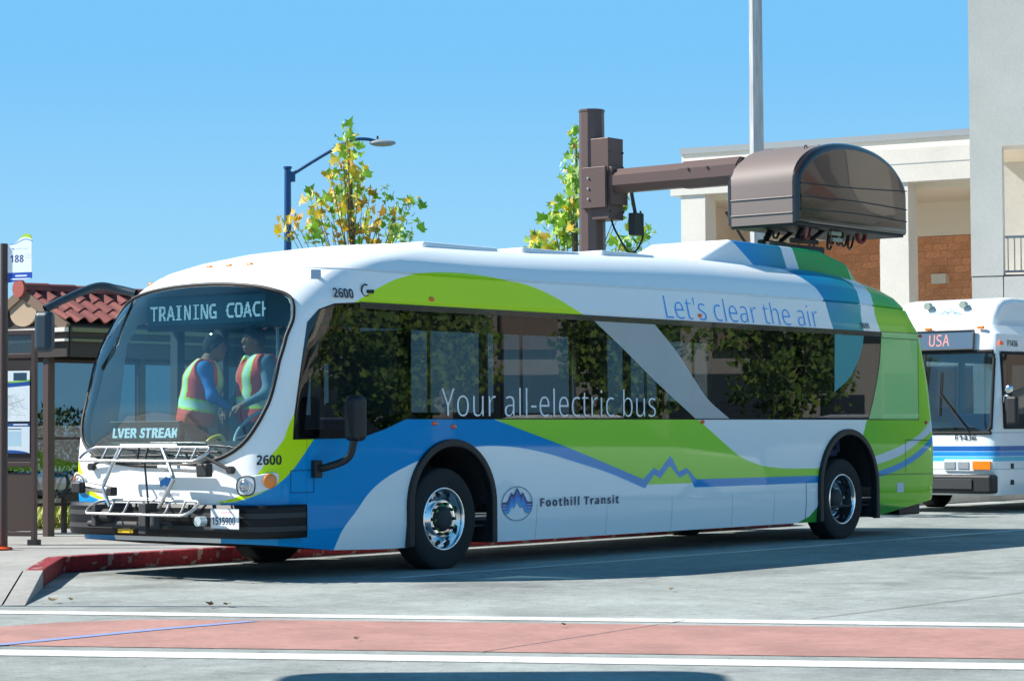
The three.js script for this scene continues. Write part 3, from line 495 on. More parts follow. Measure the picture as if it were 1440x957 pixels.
// folding bicycle rack on the nose
{
  const r = sub(bus, 'bicycle_rack');
  // trays stand tilted: outer edge low, inner edge high
  const loop = (v0, v1, u0, u1, ya, yb, rad) => { const n = [], w = (u1 - u0) / 2, cu = (u0 + u1) / 2, hw = .085, at = (q, v) => L(cu + w * q, lerp(ya, yb, (q + 1) / 2), v); for (let k = 0; k <= 10; k++) { const a = -Math.PI / 2 + k / 10 * Math.PI; n.push(at(Math.sin(a), v1 - hw + hw * Math.cos(a))); } for (let k = 1; k < 8; k++) n.push(at(1, lerp(v1 - hw, v0 + hw, k / 8))); for (let k = 0; k <= 10; k++) { const a = Math.PI / 2 + k / 10 * Math.PI; n.push(at(Math.sin(a), v0 + hw + hw * Math.cos(a))); } for (let k = 1; k < 8; k++) n.push(at(-1, lerp(v0 + hw, v1 - hw, k / 8))); return pipe(n, rad, true, 200, 8); };
  const tray = (name, v0, v1, u0, u1, ya, yb) => { const t = sub(r, name); part(t, 'loop', loop(v0, v1, u0, u1, ya, yb, .013), aluminium); for (const v of [v0 + .22, v0 + .42, v1 - .42, v1 - .22]) part(t, 'cross_bar', pipe([L(u1, yb, v), L(lerp(u0, u1, .5) - .02, lerp(ya, yb, .45) - .035, v - .06), L(u0, ya, v - .1)], .01, false, 14, 6), aluminium); part(t, 'spine', bar(L(u1 + .02, yb + .012, lerp(v0, v1, .3)), L(u1 + .02, yb + .012, lerp(v0, v1, .76)), .022), aluminium); };
  tray('upper_tray', .33, 1.96, -3.0, -2.8, 1.085, 1.205); tray('lower_tray', .45, 1.84, -3.02, -2.82, .6, .72);
  for (const [a, b, c] of [[[-2.86, .66, .98], [-2.9, .92, .74], [-2.82, 1.2, .98]], [[-2.88, .66, 1.62], [-2.88, .84, 1.72], [-2.82, 1.2, 1.55]]]) part(r, 'upright', pipe([L(...a), L(lerp(a[0], b[0], .9), lerp(a[1], b[1], .9), lerp(a[2], b[2], .9)), L(lerp(b[0], c[0], .12), lerp(b[1], c[1], .12), lerp(b[2], c[2], .12)), L(...c)], .019, false, 30, 8), aluminium);
  part(r, 'wheel_hook', merge([pipe([L(-2.9, 1.2, 1.2), L(-2.9, 1.1, 1.22), L(-2.92, 1.06, 1.15), L(-2.94, 1.1, 1.08), L(-2.92, 1.2, 1.06)], .012, false, 20, 6), bar(L(-2.88, 1.08, 1.15), L(-2.86, .68, 1.12), .01)]), darkGrey);
  part(r, 'spring_arm', bar(L(-2.74, 1.0, .42), L(-2.74, 1.02, 1.1), .03), aluminium); part(r, 'spring_arm', bar(L(-2.74, .8, 1.75), L(-2.74, .84, 2.1), .04), aluminium);
  part(r, 'arm_clamp', merge([box(.08, .12, .14, -2.8, 1.0, -.45, .015), box(.08, .1, .12, -2.84, .83, -2.1, .015), box(.08, .08, .08, -2.86, .8, -1.62, .012)]), blackPlastic);
  part(r, 'pivot_bracket', merge([box(.16, .28, .1, -2.86, .56, -1.12, .01), box(.16, .2, .06, -2.86, .58, -1.78, .01), bar(L(-2.84, .5, .85), L(-2.84, .5, 1.95), .03), bar(L(-2.9, .47, .98), L(-2.9, .62, .98), .05), bar(L(-2.86, .58, 1.62), L(-2.86, .58, 1.74), .06, 14)]), darkGrey);
  part(r, 'side_light', bar(L(-2.76, .545, .5), L(-2.84, .545, .5), .045, 16), phy({ color: lin(.5, .6, .62), roughness: .15, metalness: .4 }));
  part(r, 'warning_label', box(.012, .035, .2, -2.83, .44, -1.46), std({ color: '#e2b512', roughness: .5 }));
}
// inside: floor, seats, poles, dash, destination signs
{
  const seatBlue = std({ color: '#1d2f4a', roughness: .85 }), grip = std({ color: '#d8b21a', roughness: .4 });
  part(bus, 'cabin_floor', box(11.6, .02, 2.44, 3.7, .40, -1.295), darkGrey);
  part(bus, 'driver_platform', box(1.9, .1, 1.9, -1.3, .46, -1.1), darkGrey); part(bus, 'dashboard', extrude([[0, 0], [.42, 0], [.5, .35], [.42, .7], [.12, .86], [.02, .82]], 2.1).translate(-2.46, .4, -2.34), blackPlastic);
  for (let i = 0; i < 6; i++) for (const v of [.42, .9, 1.75, 2.2]) { if (v < 1 && i === 0) continue; const s = sub(bus, 'passenger_seat'), u = 1.2 + i * 1.25, y = i > 3 ? .95 : .72; part(s, 'seat_cushion', box(.44, .1, .44, u, y + .1, -v, .04), seatBlue); part(s, 'seat_back', box(.09, .66, .44, u + .24, y + .42, -v, .04), seatBlue); part(s, 'seat_base', box(.3, y - .36, .3, u + .02, (y + .42) / 2, -v), darkGrey); }
  const d = sub(bus, 'driver_seat'); part(d, 'seat_cushion', box(.5, .12, .5, -1.15, .86, -.55, .05), seatBlue); part(d, 'seat_back', box(.12, .75, .48, -.86, 1.25, -.55, .05), seatBlue); part(d, 'pedestal', box(.3, .45, .3, -1.15, .62, -.55), darkGrey);
  const w = sub(bus, 'steering_wheel'), tg = new THREE.TorusGeometry(.25, .018, 10, 48); tg.rotateX(Math.PI / 2); tg.rotateZ(.85); tg.translate(-1.98, 1.36, -.6); part(w, 'wheel_rim', tg, std({ color: lin(.3, .33, .33), roughness: .4 }));
  const spokes = [0, 2.1, 4.2].map((a) => { const q = V3(Math.cos(a) * .24, 0, Math.sin(a) * .24).applyAxisAngle(V3(0, 0, 1), .85).add(V3(-1.98, 1.36, -.6)); return bar(V3(-1.98, 1.34, -.6), q, .014); }); part(w, 'wheel_spokes', merge(spokes), darkGrey); part(w, 'steering_column', bar(V3(-2.15, .95, -.6), V3(-1.98, 1.34, -.6), .04), darkGrey);
  for (const [u, v] of [[-.55, .95], [-.55, 1.75], [.9, 1.0], [.9, 1.7], [3.3, 1.0], [3.3, 1.7], [5.7, 1.0], [5.7, 1.7]]) part(bus, 'stanchion', bar(L(u, .4, v), L(u, 3.0, v), .018), v < 1.2 ? grip : aluminium);
  part(bus, 'driver_partition', box(.03, 1.9, .9, -.62, 1.36, -.52), std({ color: lin(.08, .09, .1), roughness: .5 }));
  part(bus, 'door_post', merge([box(.1, 2.2, .1, -1.25, 1.45, -2.46), box(.08, 2.2, .08, -.6, 1.45, -2.48)]), darkGrey);
  part(bus, 'grab_rail', pipe([L(-2.25, 1.12, 1.05), L(-2.2, 1.26, 1.02), L(-2.1, 1.3, .96), L(-2.08, 1.2, .93)], .022, false, 20, 8), grip);
  // dot-matrix destination sign
  const dots = (w, h, text, font, col, bg, nx) => canvasTexture(w, h, (c) => {
    const lw = nx, lh = Math.round(nx * h / w), small = document.createElement('canvas'); small.width = lw; small.height = lh; const s = small.getContext('2d'); s.fillStyle = '#000'; s.fillRect(0, 0, lw, lh); s.fillStyle = '#fff'; s.font = font; s.textBaseline = 'middle'; s.fillText(text, 2, lh / 2 + 1);
    const id = s.getImageData(0, 0, lw, lh).data, k = w / lw; c.fillStyle = bg; c.fillRect(0, 0, w, h); c.fillStyle = col; for (let j = 0; j < lh; j++) for (let i = 0; i < lw; i++) if (id[(j * lw + i) * 4] > 105) { c.beginPath(); c.arc((i + .5) * k, (j + .5) * k, k * .43, 0, 7); c.fill(); }
  });
  const sg = sub(bus, 'destination_sign');
  part(sg, 'sign_box', box(.12, .34, 2.0, -1.63, 2.5, -1.42, .01), std({ color: lin(.02, .03, .035), roughness: .6 }));
  const m1 = dots(1024, 160, 'TRAINING COACH', '17px monospace', '#d8f4ff', '#0c2a36', 140);
  part(sg, 'sign_face', quad([-1.695, 2.385, -2.40], [-1.695, 2.385, -.78], [-1.695, 2.645, -.78], [-1.695, 2.645, -2.40]), std({ map: m1, emissive: '#ffffff', emissiveMap: m1, emissiveIntensity: .4, roughness: .4 }), 'lit dot-matrix sign reading training coach');
  const m2 = dots(512, 96, 'LVER STREAK', 'bold 15px sans-serif', '#eaf6fa', '#0a1c22', 92);
  const s2 = sub(bus, 'dash_sign'); part(s2, 'sign_face', quad([-2.35, 1.27, -2.22], [-2.35, 1.27, -1.3], [-2.33, 1.43, -1.3], [-2.33, 1.43, -2.22]), std({ map: m2, emissive: '#ffffff', emissiveMap: m2, emissiveIntensity: .5, roughness: .4 }));
  part(s2, 'sign_box', box(.05, .2, .98, -2.31, 1.35, -1.76, .01), blackPlastic);
}

// ---------------------------------------------------------------- people (seen through the windshield)
function sdfMesh(res, lo, size, dist) { // marching cubes over a cube at lo with edge size
  const mc = new MarchingCubes(res, new THREE.MeshStandardMaterial(), false, false, 120000); mc.isolation = 0; mc.reset();
  for (let k = 0; k < res; k++) for (let j = 0; j < res; j++) for (let i = 0; i < res; i++) mc.field[i + j * res + k * res * res] = -dist(lo.x + (i / res) * size, lo.y + (j / res) * size, lo.z + (k / res) * size);
  mc.update();
  const n = mc.count, g = new THREE.BufferGeometry(), p = mc.positionArray.slice(0, n * 3), q = mc.normalArray.slice(0, n * 3);
  for (let i = 0; i < n; i++) { p[3 * i] = lo.x + (p[3 * i] + 1) / 2 * size; p[3 * i + 1] = lo.y + (p[3 * i + 1] + 1) / 2 * size; p[3 * i + 2] = lo.z + (p[3 * i + 2] + 1) / 2 * size; }
  g.setAttribute('position', new THREE.BufferAttribute(p, 3)); g.setAttribute('normal', new THREE.BufferAttribute(q, 3));
  g.computeVertexNormals(); const w = mergeVertices((() => { g.deleteAttribute('normal'); return g; })(), 1e-4); w.computeVertexNormals(); return w;
}
const smin = (a, b, k) => { const h = Math.max(0, k - Math.abs(a - b)) / k; return Math.min(a, b) - h * h * k / 4; };
function capsules(list) { // [ax,ay,az,bx,by,bz,ra,rb]
  return (x, y, z, k) => { let d = 9; for (const c of list) { const bx = c[3] - c[0], by = c[4] - c[1], bz = c[5] - c[2], px = x - c[0], py = y - c[1], pz = z - c[2], t = clamp01((px * bx + py * by + pz * bz) / (bx * bx + by * by + bz * bz)), e = Math.hypot(px - bx * t, py - by * t, pz - bz * t) - lerp(c[6], c[7], t); d = smin(d, e, k); } return d; };
}
const skin = std({ color: '#8a5a44', roughness: .6 }), trousers = std({ color: '#1c2432', roughness: .9 });
function colourBy(g, fn) { const p = g.attributes.position, a = new Float32Array(p.count * 3), c = new THREE.Color(); for (let i = 0; i < p.count; i++) { c.set(fn(p.getX(i), p.getY(i), p.getZ(i))); a[3 * i] = c.r; a[3 * i + 1] = c.g; a[3 * i + 2] = c.b; } g.setAttribute('color', new THREE.BufferAttribute(a, 3)); return g; }
// joints are given in metres about the feet, facing +z
function makePerson(label, J, hairCol, shirtCol, vestCol) {
  const t = thing('person', label, 'person', null); delete t.userData.group;
  const c = (a, b, ra, rb) => [...J[a], ...J[b], ra, rb];
  const body = [c('pelvis', 'waist', .145, .125), c('waist', 'chest', .13, .155), c('chest', 'neck', .13, .06), c('neck', 'skull', .058, .055), c('shL', 'shR', .075, .075),
    c('shL', 'elL', .062, .047), c('elL', 'wrL', .046, .031), c('shR', 'elR', .062, .047), c('elR', 'wrR', .046, .031), c('hipL', 'hipR', .11, .11),
    c('hipL', 'knL', .095, .065), c('knL', 'anL', .062, .043), c('hipR', 'knR', .095, .065), c('knR', 'anR', .062, .043), c('anL', 'toL', .045, .038), c('anR', 'toR', .045, .038)];
  const f = capsules(body), d = (x, y, z) => f(x, y, z, .06);
  const lo = V3(-.95, -.06, -.95), bodyG = sdfMesh(118, lo, 1.95, d);
  const wrist = (x, y, z) => ['wrL', 'wrR'].some((w) => Math.hypot(x - J[w][0], y - J[w][1], z - J[w][2]) < .05);
  colourBy(bodyG, (x, y, z) => (y < J.pelvis[1] + .02 && Math.abs(x) < .32 && !wrist(x, y, z) ? (y < .1 ? '#14120f' : '#1c2432') : y > J.neck[1] - .005 || wrist(x, y, z) ? '#8a5a44' : shirtCol));
  // head and hands on finer grids, merged into the body
  const h = J.skull, hd = (x, y, z) => { const X = x - h[0], Y = y - h[1], Z = z - h[2]; let e = (Math.hypot(X / .075, (Y - .03) / .105, (Z + .01) / .095) - 1) * .08; e = smin(e, Math.hypot(X / .8, Y + .06, Z - .03) - .058, .05); e = smin(e, Math.hypot(X, Y + .005, (Z - .092) * .9) - .016, .03); e = smin(e, Math.hypot(X, Y - .02, Z - .085) - .012, .02); for (const s of [-1, 1]) { e = smin(e, Math.hypot((X - s * .078) * 1.8, (Y - .0) * .75, Z + .005) - .022, .012); e = Math.max(e, -(Math.hypot(X - s * .03, Y - .022, Z - .098) - .014)); } e = smin(e, Math.hypot(X * .55, (Y + .055) * 1.6, Z - .083) - .012, .012); return e; };
  const headG = colourBy(sdfMesh(72, V3(h[0] - .15, h[1] - .16, h[2] - .15), .32, hd), () => '#8a5a44');
  const list = [bodyG, headG];
  for (const s of ['L', 'R']) {
    const w = V3(...J['wr' + s]), e = V3(...J['el' + s]), dir = w.clone().sub(e).normalize(), side = V3(0, 1, 0).cross(dir); if (side.length() < .2) side.set(1, 0, 0); side.normalize(); const up = dir.clone().cross(side).normalize(), P = (a, b, q) => w.clone().addScaledVector(dir, a).addScaledVector(side, b).addScaledVector(up, q).toArray();
    const caps = [[...P(0, 0, 0), ...P(.08, 0, 0), .028, .03], [...P(.03, .018, 0), ...P(.085, .026, 0), .02, .016], [...P(.03, -.018, 0), ...P(.085, -.026, 0), .02, .016]];
    [[.03, .072], [.01, .082], [-.011, .078], [-.031, .06]].forEach(([b, l]) => { caps.push([...P(.085, b, 0), ...P(.085 + l * .5, b * 1.1, -.012), .0095, .009], [...P(.085 + l * .5, b * 1.1, -.012), ...P(.085 + l * .85, b * 1.1, -.038), .009, .0075]); });
    caps.push([...P(.03, .028, -.005), ...P(.06, .058, -.018), .012, .0105], [...P(.06, .058, -.018), ...P(.09, .06, -.034), .0105, .008]);
    const hf = capsules(caps); list.push(colourBy(sdfMesh(64, w.clone().addScalar(-.2).addScaledVector(dir, .09), .4, (x, y, z) => hf(x, y, z, .008)), () => '#8a5a44'));
  }
  const all = mergeGeometries(list.map((g) => { const n = g.toNonIndexed(); n.deleteAttribute('uv'); return n; }));
  part(t, 'body', all, std({ vertexColors: true, roughness: .8 }));
  // hair cap
  const hairG = sdfMesh(48, V3(h[0] - .15, h[1] - .12, h[2] - .16), .32, (x, y, z) => Math.max(hd(x, y, z) - .011, (z - h[2]) * .8 - (y - h[1]) + .005, h[1] - .05 - y));
  part(t, 'hair', hairG, std({ color: hairCol, roughness: .9 }));
  // hi-vis vest: inflated torso with the arms cut away
  const tf = capsules([c('pelvis', 'waist', .185, .172), c('waist', 'chest', .175, .195), c('chest', 'neck', .17, .085), c('shL', 'shR', .105, .105), c('hipL', 'hipR', .148, .148)]);
  const ax = V3(...J.chest).sub(V3(...J.pelvis)), al = ax.length(); ax.normalize(); const P0 = V3(...J.pelvis);
  const along = (x, y, z) => (x - P0.x) * ax.x + (y - P0.y) * ax.y + (z - P0.z) * ax.z;
  const vestG = sdfMesh(92, V3(-.4, J.pelvis[1] - .25, -.5), 1.0, (x, y, z) => Math.max(tf(x, y, z, .06), .02 - along(x, y, z) - .1, Math.abs(x) - .212, along(x, y, z) - (al + .2), y > J.neck[1] - .1 && z > J.chest[2] ? .1 - (Math.abs(x) * 1.1 + (J.neck[1] + .0 - y)) : -1));
  colourBy(vestG, (x, y, z) => { const a = along(x, y, z), sx = Math.abs(x); const band = a > .07 && a < .14, strap = sx > .075 && sx < .125 && a > .14, edge = (a > .05 && a < .16) || (sx > .058 && sx < .142 && a > .14); return band || strap ? '#cfd8b0' : edge ? '#c8dc3a' : vestCol; });
  part(t, 'hi_vis_vest', vestG, std({ vertexColors: true, roughness: .75 }));
  return t;
}
{
  const base = { pelvis: [0, .96, 0], waist: [0, 1.1, .01], chest: [0, 1.3, .0], neck: [0, 1.5, .0], skull: [0, 1.62, .03], hipL: [.09, .93, 0], hipR: [-.09, .93, 0], knL: [.11, .51, .03], knR: [-.11, .51, .02], anL: [.11, .09, -.02], anR: [-.11, .09, -.02], toL: [.13, .04, .15], toR: [-.13, .04, .15], shL: [.18, 1.42, 0], shR: [-.18, 1.42, 0] };
  const p2 = makePerson('person in orange safety vest over grey shirt standing upright, facing the windshield', { ...base, elL: [.27, 1.16, .02], wrL: [.16, 1.04, .22], elR: [-.27, 1.17, .03], wrR: [-.12, 1.02, .24], skull: [-.02, 1.62, .04] }, '#3a3633', '#5c6a74', '#e0402a');
  const w2 = toWorld(-1.66, .51, .92); p2.position.copy(w2); p2.rotation.y = KERB.turn - Math.PI / 2 - .35; p2.scale.setScalar(1.04);
  const lean = { pelvis: [0, .96, -.03], waist: [0, 1.1, -.01], chest: [0, 1.29, .03], neck: [0, 1.48, .08], skull: [0, 1.59, .14], shL: [.18, 1.4, .05], shR: [-.18, 1.4, .05], hipL: [.09, .92, -.05], hipR: [-.09, .92, -.05] };
  const p1 = makePerson('person in orange safety vest and blue sleeves leaning forward with their back turned', { ...base, ...lean, elL: [.26, 1.14, .12], wrL: [.16, 1.02, .34], elR: [-.27, 1.14, .12], wrR: [-.15, 1.0, .33] }, '#1d1a18', '#1f5f9a', '#e0402a');
  const w1 = toWorld(-1.93, .51, 1.42); p1.position.copy(w1); p1.rotation.y = KERB.turn - Math.PI / 2 + 2.35; p1.scale.setScalar(1.02);
}

// ---------------------------------------------------------------- second bus behind
const SB = busSurface({
  half: 1.28, crown: () => 0, iy: [.2, .5, 1.3, 2.85, 3.0, 3.05], iv: [.03, 0, 0, .05, .22, 1.2],
  ny: [.2, .6, 1.3, 2.55, 2.9, 3.0, 3.05], nu: [.04, 0, .02, .16, .2, .3, .6], ty: [.2, 3.05], tu: [11.9, 11.7],
  py: [.9, 3.05], pp: [6, 6], pd: [.3, .34], levels: [.28, .35, .6, .8, 1.0, 1.3, 1.6, 2.0, 2.4, 2.6, 2.85, 2.92, 2.97, 3.0, 3.03, 3.05],
});
{
  const b = thing('transit_bus', 'white older bus with blue stripes and rounded roof pod parked by the pale building', 'bus');
  const o = toWorld(16.35, 0, 2.55); b.position.copy(o); b.rotation.y = KERB.turn;
  const tex = canvasTexture(2048, 512, (c, w, h) => { const Y = (y) => h - (y - .2) / 3.2 * h; c.fillStyle = '#e6ebee'; c.fillRect(0, 0, w, h); const st = (a, b2, f) => { c.fillStyle = f; c.fillRect(0, Y(b2), w, Y(a) - Y(b2)); }; st(.98, 1.06, '#0a5aa8'); st(.90, .972, '#1488d0'); st(.82, .892, '#40b8d8'); c.fillStyle = '#9fb0ba'; c.fillRect(0, Y(.70), w, 2); c.fillRect(0, Y(1.28), w, 2); });
  const paint = phy({ map: tex, roughness: .35, clearcoat: .8, clearcoatRoughness: .06 });
  const ws = (() => { const q = []; for (const [cx, cy, a0] of [[2.32, 2.44, 0], [.24, 2.44, 1], [.24, 1.4, 2], [2.32, 1.4, 3]]) for (let k = 0; k <= 6; k++) { const a = (a0 + k / 6) * Math.PI / 2; q.push([cx + .13 * Math.cos(a), cy + .13 * Math.sin(a)]); } return q; })();
  const cuts = [[prism(ws, 'u', -.4, .5), blackPlastic]];
  const wins = [[.3, 1.7, 1.36, 2.55], [1.85, 3.5, 1.45, 2.5], [3.65, 5.3, 1.45, 2.5], [5.45, 7.1, 1.45, 2.5], [7.25, 8.9, 1.45, 2.5]];
  for (const [a, c, y0, y1] of wins) for (const [f, t] of [[-.2, .25], [2.3, 2.8]]) cuts.push([prism([[a, y0], [c, y0], [c, y1], [a, y1]], 'v', f, t), blackPlastic]);
  const arch = (u) => { const a = []; for (let k = 0; k <= 20; k++) a.push([u + .62 * Math.cos(k / 20 * Math.PI), .55 + .6 * Math.sin(k / 20 * Math.PI)]); a.push([u - .62, .1], [u + .62, .1]); return a; };
  for (const u of [2.4, 8.9]) { cuts.push([prism(arch(u), 'v', -.2, .6), rubber]); cuts.push([prism(arch(u), 'v', 1.96, 2.8), rubber]); }
  const m = carve(SB, paint, cuts, .4); m.name = 'body'; shade(m); b.add(m);
  part(b, 'windshield', frontPatch(SB, ws, .008), frontGlass); part(b, 'windshield_gasket', pipe(ws.map(([v, y]) => V3(SB.front(v, y) - .008, y, -v)), .03, true, 120, 6), rubber);
  part(b, 'windshield_divider', box(.03, 1.24, .05, .06, 1.92, -1.28), rubber);
  for (const [a, c, y0, y1] of wins) { part(b, 'side_window', sidePane(SB, a - .03, c + .03, () => y0 - .03, () => y1 + .03, .006, 2, 3), sideGlass); part(b, 'side_window', sidePane(SB, a - .03, c + .03, () => y0 - .03, () => y1 + .03, .006, 2, 3, true), sideGlass);
    const fr = [[a, y0], [c, y0], [c, y1], [a, y1]].map((p) => V3(p[0], p[1], -SB.side(p[0], p[1]) + .01)); part(b, 'window_frame', merge(fr.map((p, i) => bar(p, fr[(i + 1) % 4], .025, 6))), rubber); }
  makeWheel(b, 2.4, .16, .49, false, false); makeWheel(b, 2.4, 2.4, .49, false, true); makeWheel(b, 8.9, .18, .49, true, false); makeWheel(b, 8.9, 2.38, .49, true, true);
  part(b, 'front_bumper', box(.26, .3, 2.56, -.04, .46, -1.28, .05), blackPlastic);
  part(b, 'bumper_insert', box(.02, .16, 1.9, -.18, .46, -1.28, .008), darkGrey);
  const sg = sub(b, 'destination_sign'); part(sg, 'sign_glass', quad([.13, 2.62, -2.1], [.13, 2.62, -.46], [.165, 2.9, -.46], [.165, 2.9, -2.1]), phy({ roughness: .2, clearcoat: 1, map: canvasTexture(1024, 144, (c, w, h) => { c.fillStyle = '#55687c'; c.fillRect(0, 0, w, h); c.fillStyle = '#ee9a92'; c.font = '132px monospace'; c.fillText('USA', 528, 118); }) })); part(sg, 'sign_frame', merge([bar(V3(.13, 2.61, -2.12), V3(.13, 2.61, -.44), .016), bar(V3(.165, 2.91, -2.12), V3(.165, 2.91, -.44), .016), bar(V3(.13, 2.61, -.44), V3(.165, 2.91, -.44), .016), bar(V3(.13, 2.61, -2.12), V3(.165, 2.91, -2.12), .016)]), darkGrey);
  const num = (s) => textDecal(512, 160, (c) => { c.font = 'bold 140px sans-serif'; c.fillStyle = '#1d2730'; c.fillText('F1436', 20, 130); });
  const fq = (v, y) => [SB.front(v, y) - .016, y, -v]; part(b, 'fleet_number', quad(fq(.75, 1.13), fq(.24, 1.13), fq(.24, 1.26), fq(.75, 1.26)), num());
  const sq = (u, y) => [u, y, -SB.side(u, y) + .006]; part(b, 'fleet_number', quad(sq(.5, 2.63), sq(.98, 2.63), sq(.98, 2.78), sq(.5, 2.78)), num());
  for (const v of [.24, 2.32]) { const g = sub(b, 'headlight'); part(g, 'bezel', box(.03, .19, .86, -.012, .755, -(v < 1 ? .47 : 2.09), .01), std({ color: '#d9dee2', roughness: .3 })); for (const k of [0, 1]) part(g, 'lamp_lens', box(.02, .12, .2, -.032, .755, -(v < 1 ? .56 + k * .24 : 2.0 - k * .24), .01), phy({ color: lin(.5, .55, .6), metalness: .5, roughness: .15 })); part(g, 'indicator_lamp', box(.03, .14, .32, -.035, .755, -(v < 1 ? .23 : 2.33), .01), amber); }
  for (const v of [.34, 1.28, 2.2]) part(b, 'marker_lamp', box(.05, .05, .12, .2, 2.955, -v, .015), amber);
  part(b, 'marker_lamp', box(.12, .06, .03, .28, 2.7, -.025, .01), orangeLens);
  for (const [u, y] of [[.55, .74], [.55, .48]]) part(b, 'side_socket', box(.09, .08, .02, u, y, .002, .004), blackPlastic);
  // roof pod
  const pod = new THREE.ExtrudeGeometry(new THREE.Shape([[.75, 2.95], [.8, 3.12], [.92, 3.28], [1.1, 3.36], [1.4, 3.39], [8, 3.39], [8.3, 3.2], [8.4, 2.95]].map((p) => new THREE.Vector2(...p))), { depth: 1.6, bevelEnabled: true, bevelSize: .1, bevelThickness: .14, bevelSegments: 5 }); pod.translate(0, 0, -2.08); part(b, 'roof_pod', toCreasedNormals(pod, .7), phy({ color: lin(.78, .8, .81), roughness: .35, clearcoat: .6 }));
  part(b, 'pod_emblem', quad([.62, 3.08, -1.75], [.62, 3.08, -.75], [.8, 3.36, -.75], [.8, 3.36, -1.75]), textDecal(512, 160, (c) => { c.strokeStyle = '#5aa6e0'; c.lineWidth = 14; c.beginPath(); [[130, 70], [190, 62], [220, 34], [256, 56], [290, 26], [320, 58], [390, 64]].forEach((p, i) => c[i ? 'lineTo' : 'moveTo'](p[0], p[1])); c.stroke(); c.lineWidth = 9; c.beginPath(); [[140, 92], [230, 84], [256, 72], [290, 84], [380, 88]].forEach((p, i) => c[i ? 'lineTo' : 'moveTo'](p[0], p[1])); c.stroke(); c.font = 'bold 40px sans-serif'; c.fillStyle = '#6b7f95'; c.textAlign = 'center'; c.fillText('Foothill Transit', 256, 146); }));
  for (const v of [.95, 1.6]) part(b, 'pod_light', (() => { const g = new THREE.CylinderGeometry(.06, .06, .1, 16); g.rotateZ(Math.PI / 2); g.translate(.78, 3.36, -v); return g; })(), std({ color: '#8e9a92', roughness: .4 }));
  const mi = sub(b, 'mirror'); part(mi, 'mirror_arm', pipe([V3(.3, 1.75, 0), V3(.12, 1.86, .12), V3(.08, 1.8, .26)], .02, false, 16, 8), chrome); part(mi, 'mirror_housing', (() => { const g = new RoundedBoxGeometry(.1, .46, .2, 3, .05); g.translate(.08, 1.62, .26); return g; })(), blackPlastic); part(mi, 'spot_mirror', (() => { const g = new THREE.SphereGeometry(.07, 16, 10); g.scale(.6, 1, 1); g.translate(.05, 1.96, .22); return g; })(), chrome);
  for (const [a, c2] of [[[.5, 1.33], [1.0, 1.9]], [[1.7, 1.33], [2.1, 1.9]]]) part(b, 'wiper', merge([bar(V3(SB.front(a[0], a[1]) - .05, a[1], -a[0]), V3(SB.front(c2[0], c2[1]) - .05, c2[1], -c2[0]), .014), bar(V3(SB.front(c2[0], 1.6) - .04, 1.55, -c2[0]), V3(SB.front(c2[0], 2.2) - .04, 2.25, -c2[0]), .012)]), blackPlastic);
  part(b, 'cabin_floor', box(11, .02, 2.4, 6, .44, -1.28), darkGrey); part(b, 'dashboard', box(.5, .8, 2.3, .45, .85, -1.28, .06), darkGrey);
  for (let i = 0; i < 5; i++) for (const v of [.5, 2.05]) part(b, 'passenger_seat', merge([box(.45, .1, .85, 3 + i * 1.3, .9, -v, .04), box(.1, .7, .85, 3.25 + i * 1.3, 1.25, -v, .04), box(.2, .5, .5, 3.1 + i * 1.3, .65, -v)]), std({ color: '#1b2b4a', roughness: .9 }));
}

